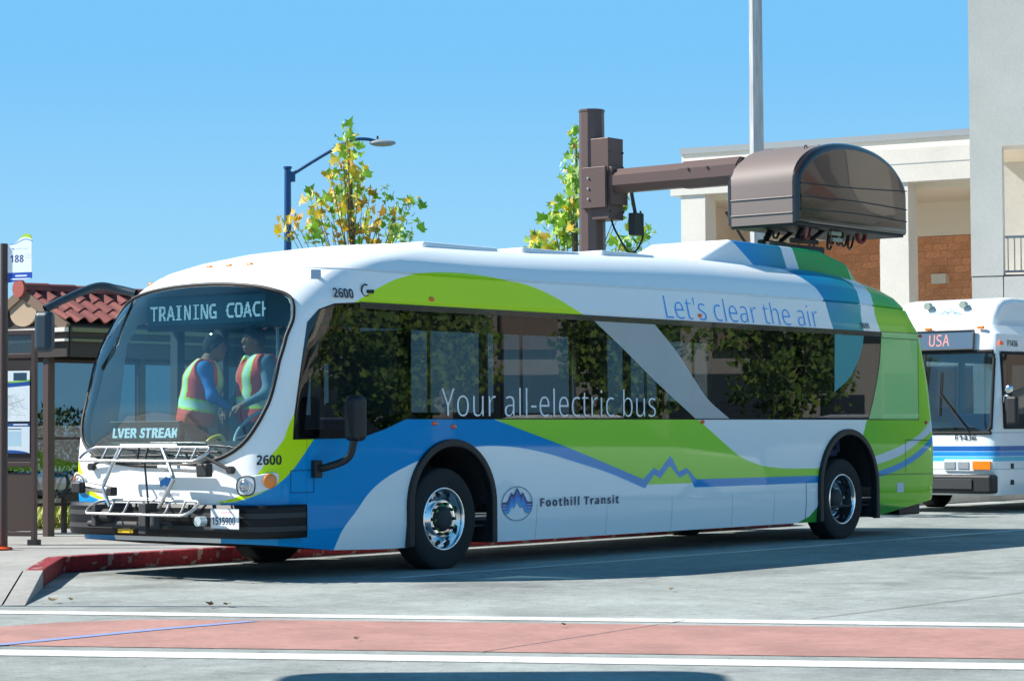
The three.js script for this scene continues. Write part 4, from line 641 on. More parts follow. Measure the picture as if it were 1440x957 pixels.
// ---------------------------------------------------------------- overhead charging station
{
  const t = alongKerb(thing('charging_station', 'brown steel charging column with arm and domed canopy above the lime bus', 'charger'));
  const U = 7.98, Vc = 4.2;
  const oct = (r0, r1, h) => { const g = new THREE.CylinderGeometry(r1, r0, h, 10); g.translate(0, h / 2, 0); const n = g.toNonIndexed(); n.computeVertexNormals(); return n; };
  const brown = std({ color: '#5a4744', roughness: .42, metalness: .1 });
  part(t, 'column', oct(.2, .17, 5.5).translate(U, .15, -Vc), brown); part(t, 'column_cap', oct(.178, .178, .03).translate(U, 5.65, -Vc), brown); part(t, 'base_plate', box(.6, .04, .6, U, .175, -Vc), brown);
  part(t, 'bracket', box(.34, 1.1, .32, U + .03, 4.72, -(Vc - .22), .01), brown); part(t, 'bracket_flange', box(.36, .5, .05, U + .03, 4.62, -(Vc - .42), .006), brown); part(t, 'mount_flange', box(.05, .55, .4, U - .19, 4.6, -(Vc - .18), .006), brown);
  for (let k = 0; k < 5; k++) for (const s of [-1, 1]) part(t, 'bolt', new THREE.CylinderGeometry(.014, .014, .02, 6).rotateX(Math.PI / 2).translate(U + .03 + s * .145, 4.28 + k * .2, -(Vc - .39)), darkGrey);
  for (let k = 0; k < 3; k++) part(t, 'bolt', new THREE.CylinderGeometry(.016, .016, .03, 6).rotateZ(Math.PI / 2).translate(U - .22, 4.45 + k * .14, -(Vc - .1)), aluminium);
  const arm = (r, v0, v1) => { const g = new THREE.CylinderGeometry(r, r, v0 - v1, 8); g.rotateY(Math.PI / 8); g.rotateX(Math.PI / 2); g.translate(U, 4.68, -(v0 + v1) / 2); const n = g.toNonIndexed(); n.computeVertexNormals(); return n; };
  part(t, 'arm', arm(.172, Vc - .4, 1.74), brown); part(t, 'arm_sleeve', arm(.19, 2.65, 1.76), brown);
  for (const v of [2.5, 2.2]) part(t, 'bolt', new THREE.CylinderGeometry(.018, .018, .03, 6).rotateZ(Math.PI / 2).translate(U - .18, 4.74, -v), darkGrey);
  // canopy: shallow arch over two vertical flanks, open underneath
  const c = sub(t, 'canopy'), u0 = 7.66, u1 = 10.42, v0 = .73, v1 = 1.83, yb = 3.93, ys = 4.43;
  const arc = []; for (let k = 0; k <= 30; k++) { const a = Math.PI - k / 30 * Math.PI, x = Math.cos(a), y = Math.sin(a); arc.push([(u0 + u1) / 2 + Math.sign(x) * Math.pow(Math.abs(x), .95) * (u1 - u0) / 2, ys + Math.pow(y, .9) * .6]); }
  const rnd8 = .09, outer = [[u0, yb], ...arc, [u1, yb]];
  const hood = new THREE.ExtrudeGeometry(new THREE.Shape(outer.map((p) => new THREE.Vector2(...p))), { depth: v1 - v0 - 2 * rnd8, bevelEnabled: false }); hood.translate(0, 0, -v1 + rnd8);
  const shellMat = std({ color: '#6f635f', roughness: .6 }), gloss = phy({ color: '#2c2424', roughness: .2, clearcoat: .55, clearcoatRoughness: .02, ior: 1.45 });
  part(c, 'hood', toCreasedNormals(hood, .5), shellMat);
  const small = new THREE.Shape([[u0 + rnd8, yb + rnd8], ...arc.map(([x, y]) => [(u0 + u1) / 2 + (x - (u0 + u1) / 2) * (1 - rnd8 * 2 / (u1 - u0)), y - rnd8 * .9 * clamp01((y - ys) / .3)]), [u1 - rnd8, yb + rnd8]].map((p) => new THREE.Vector2(...p)));
  for (const z of [-v0 - rnd8, -v1 + rnd8]) { const g = new THREE.ExtrudeGeometry(small, { depth: .004, bevelEnabled: true, bevelSize: rnd8, bevelThickness: rnd8, bevelSegments: 6 }); g.translate(0, 0, z); part(c, 'end_panel', toCreasedNormals(g, .8), gloss); }
  part(c, 'underside', box(u1 - u0 - .1, .03, v1 - v0 - .1, (u0 + u1) / 2, yb - .012, -(v0 + v1) / 2), blackPlastic);
  for (const y of [4.06, 4.26]) part(c, 'rib', merge([box(.02, .012, v1 - v0 - .17, u0 - .006, y, -(v0 + v1) / 2, .006)]), std({ color: '#8f8581', roughness: .5 }));
  for (const y of [4.1, 4.26, 4.43]) part(c, 'panel_groove', pipe([V3(u0 + .05, y + (y > 4.4 ? .0 : 0), -v0 + .006), V3((u0 + u1) / 2, y + .03, -v0 + .006), V3(u1 - .05, y + (y > 4.4 ? .09 : .01), -v0 + .006)], .008, false, 30, 6), darkGrey);
  for (const [u, y, v] of [[8.2, 4.93, .95], [9.1, 5.045, 1.3]]) part(c, 'lifting_eye', new THREE.TorusGeometry(.03, .008, 6, 16).translate(u, y, -v), darkGrey);
  // pick-up head under the canopy with its cables
  const h = sub(t, 'charging_head'); part(h, 'frame', box(1.5, .1, .7, 8.6, 4.02, -1.28, .02), darkGrey);
  for (const v of [1.02, 1.5]) part(h, 'contact_arm', merge([bar(L(8.3, 4.0, v), L(8.1, 3.78, v), .04), bar(L(8.9, 4.0, v), L(8.45, 3.78, v), .03), box(.6, .06, .07, 8.25, 3.74, -v, .01)]), blackPlastic);
  const redHose = std({ color: '#7a1420', roughness: .5 });
  for (let k = 0; k < 9; k++) { const u = 8.1 + k * .19 + rr(-.05, .05), v = .85 + rr(0, .7), dp = rr(.12, .26); part(h, 'cable', pipe([L(u, 3.98, v), L(u + .03, 3.98 - dp, v + .05), L(u + .2, 3.96 - dp * .9, v + .1), L(u + .3, 4.0, v + .1)], .016, false, 24, 6), k % 3 ? blackPlastic : redHose); }
  part(h, 'insulator', merge([box(.25, .05, .05, 8.75, 3.86, -.86, .01), box(.25, .05, .05, 8.78, 3.78, -.86, .01)]), std({ color: '#8f9a88', roughness: .5 }));
  part(h, 'cable_reel', new THREE.TorusGeometry(.1, .03, 8, 24).translate(9.55, 3.9, -.95), redHose);
  // loose cable and junction box below the arm
  part(t, 'cable_loop', pipe([L(U + .1, 4.25, 3.98), L(U, 4.0, 3.8), L(U + .2, 3.72, 3.7), L(U + .4, 3.95, 3.65), L(U + .35, 4.3, 3.65)], .014, false, 40, 6), blackPlastic);
  part(t, 'junction_box', box(.2, .3, .12, U + .32, 4.12, -3.7, .01), darkGrey); part(t, 'conduit', bar(L(U + .32, 4.2, 3.7), L(U + .2, 4.6, 3.7), .025), darkGrey);
}

// ---------------------------------------------------------------- poles and lamps
{
  const galv = std({ map: tileTexture(256, 61, (f, i, j, r) => { const k = 172 + (f(30, 3) - .5) * 50 + (r() - .5) * 14; return [k, k * 1.01, k * 1.02]; }), roughness: .55, metalness: .25 });
  const t = thing('light_pole', 'tall grey galvanised pole standing before the pale building', 'pole'); t.position.set(4.6, 0, -44); t.rotation.y = .25;
  const g = new THREE.CylinderGeometry(.118, .17, 11.9, 8); g.translate(0, 6.05, 0); const n = g.toNonIndexed(); n.computeVertexNormals(); part(t, 'shaft', n, galv); part(t, 'base', new THREE.CylinderGeometry(.26, .26, .6, 16).translate(0, .3, 0), walkMat);
  part(t, 'luminaire', box(.9, .14, .35, .5, 12.0, 0, .04), darkGrey);
  const b = thing('street_lamp', 'blue street lamp with a curved arm and grey lamp head', 'street lamp'); b.position.set(-4.37, 0, -46);
  const blue = std({ color: '#1c4f82', roughness: .4, metalness: .2 });
  part(b, 'pole', new THREE.CylinderGeometry(.065, .1, 6.5, 16).translate(0, 3.25, 0), blue); part(b, 'finial', new THREE.CylinderGeometry(.085, .085, .04, 16).translate(0, 6.51, 0), blue); part(b, 'bracket', box(.12, .2, .1, .09, 6.33, 0, .02), blue);
  part(b, 'arm', pipe([V3(.05, 6.35, 0), V3(.55, 6.66, 0), V3(1.02, 6.93, 0), V3(1.3, 7.05, 0), V3(1.55, 7.06, 0), V3(1.72, 7.02, 0)], .034, false, 40, 10), blue);
  part(b, 'lamp_head', (() => { const q = new THREE.SphereGeometry(1, 20, 12); q.scale(.26, .07, .1); q.translate(1.86, 6.98, 0); return q; })(), std({ color: '#8e979b', roughness: .5 })); part(b, 'photocell', new THREE.CylinderGeometry(.02, .025, .06, 10).translate(1.76, 7.09, 0), darkGrey);
}

// ---------------------------------------------------------------- pale concrete building with brick recess
{
  const stuccoMap = tileTexture(512, 83, (f, i, j, r) => { const k = 222 + (f(4, 4) - .5) * 16 + (f(80, 2) - .5) * 10 + (r() - .5) * 8; return [k, k * .975, k * .93]; });
  const stucco = std({ map: stuccoMap, roughness: .9 }), tan = std({ color: '#ecdfcb', roughness: .9 }), cap = std({ color: '#9aa0a4', roughness: .6, metalness: .2 });
  const t = thing('parking_structure', 'long pale concrete building with columns and a brick recess behind the charger', 'building'); t.position.set(7.95, 0, -60); t.rotation.y = -Math.atan2(.49, .871);
  const B = (n, x0, x1, y0, y1, z0, z1, m) => { const g = box(x1 - x0, y1 - y0, z1 - z0, (x0 + x1) / 2, (y0 + y1) / 2, (z0 + z1) / 2); const p = g.attributes.position, uv = g.attributes.uv; for (let i = 0; i < p.count; i++) uv.setXY(i, (p.getX(i) + p.getZ(i)) / 3, (p.getY(i) + p.getZ(i) * .3) / 3); return part(t, n, g, m); };
  B('parapet', -4.08, 9, 8.1, 8.62, -8, -.25, stucco); B('parapet_cap', -4.12, 9, 8.62, 8.78, -8.05, -.2, cap); B('fascia', -4.3, 9, 7.52, 8.36, -8, 0, stucco);
  B('fascia_joint', -4.2, 9, 7.96, 7.985, -.1, .004, cap);
  B('soffit', -4.1, 9, 7.40, 7.519, -7.9, -.55, tan);
  for (const [a, b] of [[-4.02, -3.32], [1.5, 2.25], [7.2, 7.95]]) { B('column', a, b, 3.3, 7.52, -.72, -.05, stucco); B('column_base', a - .004, b + .004, 0, 5.98, -.724, -.046, stucco); }
  B('side_wall', -4.25, -4.1, 0, 7.4, -8, -.75, tan); B('upper_wall', -4.09, 9, 6.5, 7.4, -4.6, -4.3, tan); B('floor_slab', -4, 9, 2.9, 3.2, -4.3, -.1, stucco);
  B('wall_backing', -4.09, 9, 0, 6.5, -4.6, -4.36, std({ color: '#c48d69', roughness: .95 }));
  const bricks = [0, 1, 2, 3].map((k) => std({ map: tileTexture(64, 90 + k, (f, i, j, r) => { const q = [.97, 1, 1.03, .985][k] + (f(8, 3) - .5) * .3 + (r() - .5) * .1; return [216 * q, 150 * q, 108 * q]; }), roughness: .92 })), bg = box(.394, .194, .04, 0, 0, 0);
  let row = 0, count = 0; for (let y = 6.39; y > 4.3 && count < 296; y -= .2, row++) for (let x = -3.4 + (row % 2) * .2; x < 3.6; x += .4) { if (x > -2.9 && x < -1.6 && y > 0) { } const m = part(t, 'brick', bg, bricks[(Math.floor(x * 7.3 + 90) + row * 5) % 4]); m.position.set(x, y, -4.34); count++; if (count >= 296) break; }
  B('brick_wall', -3.7, 9, 0, 4.2, -4.36, -4.31, bricks[1]);
  B('wall_light', 1.45, 1.85, 5.2, 5.46, -4.31, -4.0, std({ color: '#d8cdbb', roughness: .6 })); B('equipment_cabinet', -3.2, -2.4, 3.2, 5.5, -1.9, -1.2, stucco);
  const rail = []; rail.push(bar(V3(-3.1, 7.1, -.9), V3(-1.9, 3.3, -4.2), .04)); part(t, 'stair_rail', merge(rail), darkGrey);
  for (const x of [-2.9, -2.7, -2.45]) part(t, 'pipe', bar(V3(x, 3.2, -3.2), V3(x, 7.2 - (x + 3) * 1.4, -3.2), .05), tan);
  // tower in front
  const w = thing('stair_tower', 'tall grey concrete stair tower with an open bay and railing', 'building'); w.position.set(9.365, 0, -48); w.rotation.y = -.27;
  const T = (n, x0, x1, y0, y1, z0, z1, m = stucco) => { const g = box(x1 - x0, y1 - y0, z1 - z0, (x0 + x1) / 2, (y0 + y1) / 2, (z0 + z1) / 2); const p = g.attributes.position, uv = g.attributes.uv; for (let i = 0; i < p.count; i++) uv.setXY(i, (p.getX(i) + p.getZ(i)) / 3, (p.getY(i) + p.getZ(i) * .3) / 3); return part(w, n, g, m); };
  T('wall_panel', 0, .64, 4.44, 13, -.7, 0); T('wall_panel', .64, 4.2, 7.08, 13, -.7, 0); T('wall_panel', 0.01, .63, 0, 4.42, -.7, -.006); T('wall_panel', .65, 4.2, 0, 4.42, -.7, -.006); T('joint_backing', 0.02, 4.1, 4.4, 4.46, -.6, -.03, darkGrey); T('wall_panel', 4.2, 5, 0, 13, -.7, 0);
  T('roof_slab', 0, 5, 12.7, 13, -5, -.7); T('ceiling', .3, 5, 7.3, 7.5, -5, -.7, tan); T('floor_slab', .05, 5, 4.2, 4.42, -5, -.7); T('back_wall', .3, 5, 0, 12.7, -5.2, -5, stucco);
  for (const x of [1.0, 1.62]) T('inner_column', x, x + .3, 4.42, 7.3, -3.2, -2.9);
  T('top_rail', .66, 4.2, 5.22, 5.27, -.35, -.3, cap); T('bottom_rail', .66, 4.2, 4.52, 4.56, -.35, -.3, cap);
  for (let k = 0; k < 26; k++) part(w, 'baluster', box(.022, .68, .022, .72 + k * .13, 4.89, -.325), cap);
}

// ---------------------------------------------------------------- trees
const leafShape = (() => { const pts = [[0, 0], [.28, -.1], [.5, .08], [.36, .2], [.56, .46], [.28, .44], [.16, .62], [0, 1], [-.16, .62], [-.28, .44], [-.56, .46], [-.36, .2], [-.5, .08], [-.28, -.1]]; const g = new THREE.ShapeGeometry(new THREE.Shape(pts.map((p) => new THREE.Vector2(...p)))); const p = g.attributes.position; for (let i = 0; i < p.count; i++) p.setZ(i, Math.abs(p.getX(i)) * .35 - p.getY(i) * p.getY(i) * .12); g.computeVertexNormals(); return g; })();
const leafMat = (c) => phy({ color: c, roughness: .7, transmission: .5, thickness: 0 });
const greens = ['#86b826', '#a2cc30', '#6a9c22', '#b4d63a', '#8cba34'].map(leafMat), yellows = ['#ecc81e', '#dcae22', '#c8c428', '#b88a2e', '#f0d440'].map(leafMat);
const barkMat = std({ map: tileTexture(128, 101, (f, i, j, r) => { const k = .75 + (f(10, 3) - .5) * .9; return [128 * k, 116 * k, 98 * k]; }), roughness: .95 });
function sycamore(label, x, z, clusters, yellowShare, per, top) {
  const t = thing('sycamore_tree', label, 'tree'); t.position.set(x, 0, z);
  const trunk = []; let prev = V3(0, 0, 0), h0 = Math.min(...clusters.map((c) => c[1])) - 1.2; const lead = [V3(0, 0, 0), V3(.04, h0 * .5, 0), V3(-.05, h0, .05), V3(top[0] * .5, (h0 + top[1]) / 2, top[2] * .4), V3(...top)];
  for (let i = 0; i < lead.length - 1; i++) trunk.push(bar(lead[i], lead[i + 1], [.11, .09, .07, .025][i], 10, [.09, .07, .025, .008][i]));
  part(t, 'trunk', merge(trunk), barkMat);
  const limbs = []; for (const c of clusters) { const y = Math.max(h0 * .8, c[1] - 1.1 - Math.hypot(c[0], c[2]) * .5), f = clamp01((y - h0) / (top[1] - h0)), s = V3(lerp(-.05, top[0], f), y, lerp(.05, top[2], f)); const mid = s.clone().lerp(V3(...c), .55).add(V3(0, -.12, 0)); limbs.push(bar(s, mid, .014, 5, .008), bar(mid, V3(...c), .008, 5, .004)); }
  part(t, 'limbs', merge(limbs), barkMat);
  const crown = sub(t, 'crown'); let n = 0;
  { const q = new THREE.InstancedMesh(leafShape, phy({ color: '#ffffff', roughness: .7, transmission: .35, thickness: 0 }), clusters.length * 5), M = new THREE.Matrix4(), Q = new THREE.Quaternion(), E = new THREE.Euler(), C = new THREE.Color(); let k = 0; q.name = 'small_leaves'; q.userData.kind = 'stuff'; shade(q);
    for (const c of clusters) { const y = yellowShare(c); for (let a = 0; a < 5; a++) { E.set(rr(-2.2, .3), rr(0, 6.28), rr(-.8, .8)); Q.setFromEuler(E); const w = rr(.07, .13); M.compose(V3(c[0] + rr(-.17, .17), c[1] + rr(-.2, .12), c[2] + rr(-.17, .17)), Q, V3(w, w, w)); q.setMatrixAt(k, M); C.set((rnd() < y * .8 ? ['#e4bc20', '#ccaa2e', '#b88a2e'] : ['#8cba34', '#a2cc30', '#6a9c22'])[Math.floor(rnd() * 3)]); q.setColorAt(k++, C); } } crown.add(q); }
  for (const c of clusters) { const yel = rnd() < yellowShare(c); for (let k = 0; k < per; k++) { if (n >= 300) return t; const m = part(crown, 'leaf', leafShape, (yel ? rnd() < .6 : rnd() < .12) ? yellows[Math.floor(rnd() * 5)] : greens[Math.floor(rnd() * 5)]); const s = rr(.12, .21), rad = rr(.02, .2), a = rr(0, 6.28), b = rr(-1, 1); m.position.set(c[0] + Math.cos(a) * rad, c[1] + b * .14, c[2] + Math.sin(a) * rad); m.rotation.set(rr(-2.2, .3), rr(0, 6.28), rr(-.8, .8)); m.scale.setScalar(s); n++; } }
  return t;
}
const treeA = [[-.1, 5.83, .75], [-.13, 5.73, .47], [-.11, 5.67, -.54], [-.2, 5.64, -.15], [-.16, 5.36, .73], [-.27, 5.33, .12], [-.16, 5.27, .04], [.05, 5.29, .61], [-.07, 5.27, -.42], [-.35, 5.22, .7], [-.15, 5.1, .2], [0, 5.1, -.03], [-.29, 4.98, .12], [-.22, 4.9, -.16], [-.15, 4.9, -.43], [-.31, 4.81, -.82], [-.59, 4.76, .39], [-.45, 4.85, -.27], [.16, 4.96, -.35], [.09, 4.76, .37], [.27, 4.56, .9], [-.67, 4.68, -.85], [-.38, 4.51, .36], [-.1, 4.57, .33], [-.26, 4.53, -.71], [.06, 4.42, -.15], [-.04, 4.36, .05], [.41, 4.97, -.49], [.65, 4.69, .85], [.81, 4.85, -.37], [.58, 4.58, .23], [.54, 4.4, .74], [.77, 4.43, -.29], [.57, 4.36, -.78], [.57, 4.32, .53], [-.75, 4.95, -.23], [-1.02, 4.53, .36], [-1.09, 4.45, -.44], [-.96, 4.56, -.4], [-.54, 4.32, .51], [.18, 4.52, -.59], [.29, 4.32, -.28], [-.74, 4.4, -.33], [-.43, 4.37, -.58], [-.2, 4.25, .13]];
const treeB = [[.02, 6, -.47], [-.02, 5.75, -.68], [-.08, 5.34, .72], [.01, 5.63, -.63], [-.14, 5.2, .19], [0, 5.19, .04], [-.11, 4.91, .64], [-.23, 4.89, -.36], [-.08, 4.77, .37], [-.28, 4.72, -.67], [-.19, 4.54, .4], [-.4, 4.73, -.11], [-.05, 4.59, .18], [-.23, 4.43, -.2], [-.36, 4.47, .55], [-.61, 4.25, .58], [-.46, 4.28, -.44], [-.2, 4.28, -.45], [-.04, 4.36, -.12], [-.65, 4.3, -.76], [.68, 4.91, .53], [.73, 4.88, -.63], [.92, 4.3, .6], [1.07, 4.47, -.84], [.69, 4.23, -.22], [.85, 4.25, -.19]];
sycamore('young sycamore with green and yellowing leaves beside the blue street lamp', -2.35, -36, treeA, (c) => (c[0] > .35 ? .2 : c[1] > 5.2 ? .45 : .8), 7, [-.12, 5.8, .2]);
sycamore('young bright green sycamore rising behind the brown charging column', 1.03, -37, treeB, () => .1, 11, [0, 5.9, -.4]);

// dense trees beyond the carriageway (mirrored in the bus windows)
function leafyTree(label, x, z, h, r, cols, n, group) {
  const t = thing('street_tree', label, 'tree', group); t.position.set(x, 0, z);
  const tr = [bar(V3(0, 0, 0), V3(.1, h * .4, 0), .2, 10, .14)]; for (let k = 0; k < 7; k++) { const a = k * .9 + rr(0, .6); tr.push(bar(V3(.1, h * .38, 0), V3(Math.cos(a) * r * .7, h * rr(.55, .9), Math.sin(a) * r * .7), .08, 6, .02)); }
  part(t, 'trunk', merge(tr), barkMat);
  const im = new THREE.InstancedMesh(leafShape, phy({ color: '#ffffff', roughness: .75, transmission: .3, thickness: 0 }), n), M = new THREE.Matrix4(), q = new THREE.Quaternion(), e = new THREE.Euler(), col = new THREE.Color(); im.name = 'foliage'; im.userData.kind = 'stuff'; shade(im);
  const cl = []; for (let k = 0; k < 46; k++) { const a = rr(0, 6.28), b = Math.acos(rr(-1, 1)), q2 = Math.cbrt(rnd()); cl.push([Math.sin(b) * Math.cos(a) * r * q2, h * .64 + Math.cos(b) * h * .36 * q2, Math.sin(b) * Math.sin(a) * r * q2, rr(.35, .75)]); }
  for (let k = 0; k < n; k++) { const c = cl[Math.floor(rnd() * cl.length)], a = rr(0, 6.28), b = Math.acos(rr(-1, 1)), s = c[3] * Math.cbrt(rnd()); e.set(rr(-2, 1), rr(0, 6.28), rr(-1, 1)); q.setFromEuler(e); const sc = rr(.09, .17); M.compose(V3(c[0] + Math.sin(b) * Math.cos(a) * s, c[1] + Math.cos(b) * s * .8, c[2] + Math.sin(b) * Math.sin(a) * s), q, V3(sc, sc, sc)); im.setMatrixAt(k, M); col.set(cols[Math.floor(rnd() * cols.length)]); im.setColorAt(k, col); }
  t.add(im); return t;
}
const far = ['#55761f', '#6c8a2a', '#41621c', '#7a8f2c', '#5a7a30'];
[[17.5, -25.0, 5.0, 1.5], [23, -27.0, 5.0, 1.4], [19, -29.9, 4.6, 1.1], [22.5, -34.4, 5.2, 1.4], [25, -40.5, 5.2, 1.5]].forEach(([x, z, h, r]) => leafyTree('full green street tree standing on the far side of the carriageway', x, z, h, r, far, 4200, 'street trees across the carriageway'));

// ---------------------------------------------------------------- bus shelter
{
  const t = alongKerb(thing('bus_shelter', 'brown bus shelter with a red tiled gable roof and tinted panes', 'shelter'));
  const u0 = .36, u1 = 5.2, va = 6.02, vb = 7.5, vr = 6.76, ye = 2.6, yr = 2.98;
  const roof = sub(t, 'roof'), tileMats = ['#7c3f3c', '#6c3432', '#884a44', '#743a37'].map((c) => std({ color: c, roughness: .8 }));
  const prof = []; for (let k = 0; k <= 10; k++) { const x = k / 10; prof.push([x * .215 - .1075, .032 * Math.sin(x * Math.PI * 2) + .01]); }
  const tileG = (() => { const s = new THREE.Shape([...prof.map((p) => new THREE.Vector2(p[0], p[1] + .012)), ...prof.slice().reverse().map((p) => new THREE.Vector2(p[0], p[1]))]); const g = new THREE.ExtrudeGeometry(s, { depth: .33, bevelEnabled: false }); g.translate(0, 0, -.165); return g; })();
  for (const s of [-1, 1]) { // slopes: towards the carriageway and away
    const ve = s < 0 ? va : vb, run = Math.abs(vr - ve), len = Math.hypot(run, yr - ye), ang = Math.atan2(yr - ye, run);
    for (let r = 0; r < 3; r++) for (let k = 0; k < 22; k++) { const m = part(roof, 'roof_tile', tileG, tileMats[(k * 7 + r * 3 + (s > 0 ? 1 : 0)) % 4]); const d = (r + .5) / 3, lift = .035 + (2 - r) * 0; m.position.set(u0 - .06 + .11 + k * .218, lerp(yr, ye, d) + lift, -(vr + s * run * d)); m.rotation.order = 'YXZ'; m.rotation.y = s < 0 ? 0 : Math.PI; m.rotation.x = ang - .06; }
    part(roof, 'roof_deck', (() => { const g = box(u1 - u0 - .04, .03, len + .02, 0, 0, 0); g.rotateX(s < 0 ? ang : -ang); g.translate((u0 + u1) / 2, (yr + ye) / 2 - .012, -(vr + s * run / 2)); return g; })(), darkBrown);
  }
  for (let k = 0; k < 12; k++) { const g = new THREE.CylinderGeometry(.09, .1, .42, 14, 1, false, 0, Math.PI); g.rotateZ(Math.PI / 2); g.rotateX(0); const m = part(roof, 'ridge_tile', g, tileMats[k % 4]); m.position.set(u0 + .1 + k * .405, yr + .03, -vr); }
  part(roof, 'ridge_end', new THREE.CylinderGeometry(.105, .105, .04, 20).rotateZ(Math.PI / 2).translate(u0 - .1, yr + .05, -vr), std({ color: '#9a4c44', roughness: .8 }));
  // gable end: barge boards, dark infill, round vent panel
  const gb = sub(t, 'gable'); part(gb, 'infill', extrude([[-vb + .04, ye - .02], [-va - .04, ye - .02], [-vr, yr - .03]], .04).rotateY(-Math.PI / 2).translate(u0 + .04, 0, 0), darkBrown);
  const boards = std({ color: '#6f5b4c', roughness: .8 });
  for (const s of [-1, 1]) { const ve = s < 0 ? va - .03 : vb + .03; const p = L(u0 - .05, yr + .0, vr), q = L(u0 - .05, ye - .04, ve), d = q.clone().sub(p), g = box(.05, .11, d.length() + .04, 0, 0, 0); g.applyQuaternion(new THREE.Quaternion().setFromUnitVectors(V3(0, 0, 1), d.clone().normalize())); const c = p.add(q).multiplyScalar(.5); g.translate(c.x, c.y, c.z); part(gb, 'barge_board', g, boards); }
  part(gb, 'vent_panel', new THREE.CylinderGeometry(.24, .24, .03, 36).rotateZ(Math.PI / 2).scale(1, .72, 1).translate(u0 - .03, 2.76, -vr), std({ color: '#a8937c', roughness: .85 }));
  // eaves beams with their pale nosings
  const pale = std({ color: '#cfc9c2', roughness: .5 });
  part(t, 'eaves_beam', box(.08, .36, vb - va + .06, u0, 2.4, -(va + vb) / 2), darkBrown); part(t, 'eaves_beam', box(u1 - u0, .36, .08, (u0 + u1) / 2, 2.4, -va), darkBrown); part(t, 'eaves_beam', box(u1 - u0, .36, .08, (u0 + u1) / 2, 2.4, -vb), darkBrown);
  for (const y of [2.53, 2.41]) { part(t, 'nosing', box(.06, y > 2.5 ? .05 : .03, vb - va + .1, u0 - .06, y, -(va + vb) / 2), pale); part(t, 'nosing', box(u1 - u0, y > 2.5 ? .05 : .03, .05, (u0 + u1) / 2, y, -va + .06), std({ color: '#6c6c4e', roughness: .6 })); }
  for (const [u, v] of [[.42, 6.42], [.42, 7.38], [2.7, 7.38], [4.95, 6.42], [4.95, 7.38]]) part(t, 'post', box(.1, 2.3, .1, u, 1.3, -v, .008), brownSteel);
  const tint = phy({ color: lin(.42, .50, .54), transmission: 1, thickness: 0, roughness: 0, ior: 1.5 });
  for (const [a, b] of [[.48, 2.64], [2.76, 4.9]]) { part(t, 'glass_pane', box(b - a, 1.7, .012, (a + b) / 2, 1.35, -7.38), tint); part(t, 'pane_rail', box(b - a, .04, .04, (a + b) / 2, 2.22, -7.38), brownSteel); part(t, 'pane_rail', box(b - a, .04, .04, (a + b) / 2, .48, -7.38), brownSteel); part(t, 'pane_rail', box(b - a, .03, .03, (a + b) / 2, 1.28, -7.36), brownSteel); }
  const be = sub(t, 'bench'); for (let k = 0; k < 4; k++) part(be, 'slat', box(3.6, .04, .1, 2.7, .62, -(6.75 + k * .13), .008), darkBrown); for (const u of [1.1, 2.7, 4.3]) part(be, 'leg', box(.05, .46, .05, u, .38, -6.95), darkBrown); part(be, 'front_rail', box(3.6, .1, .04, 2.7, .58, -6.7, .008), darkBrown);
  for (const u of [.95, 2.1]) part(be, 'arm_rest', pipe([L(u, .64, 6.72), L(u, .84, 6.74), L(u, .86, 7.1), L(u, .64, 7.14)], .018, false, 24, 6), blackPlastic);
}
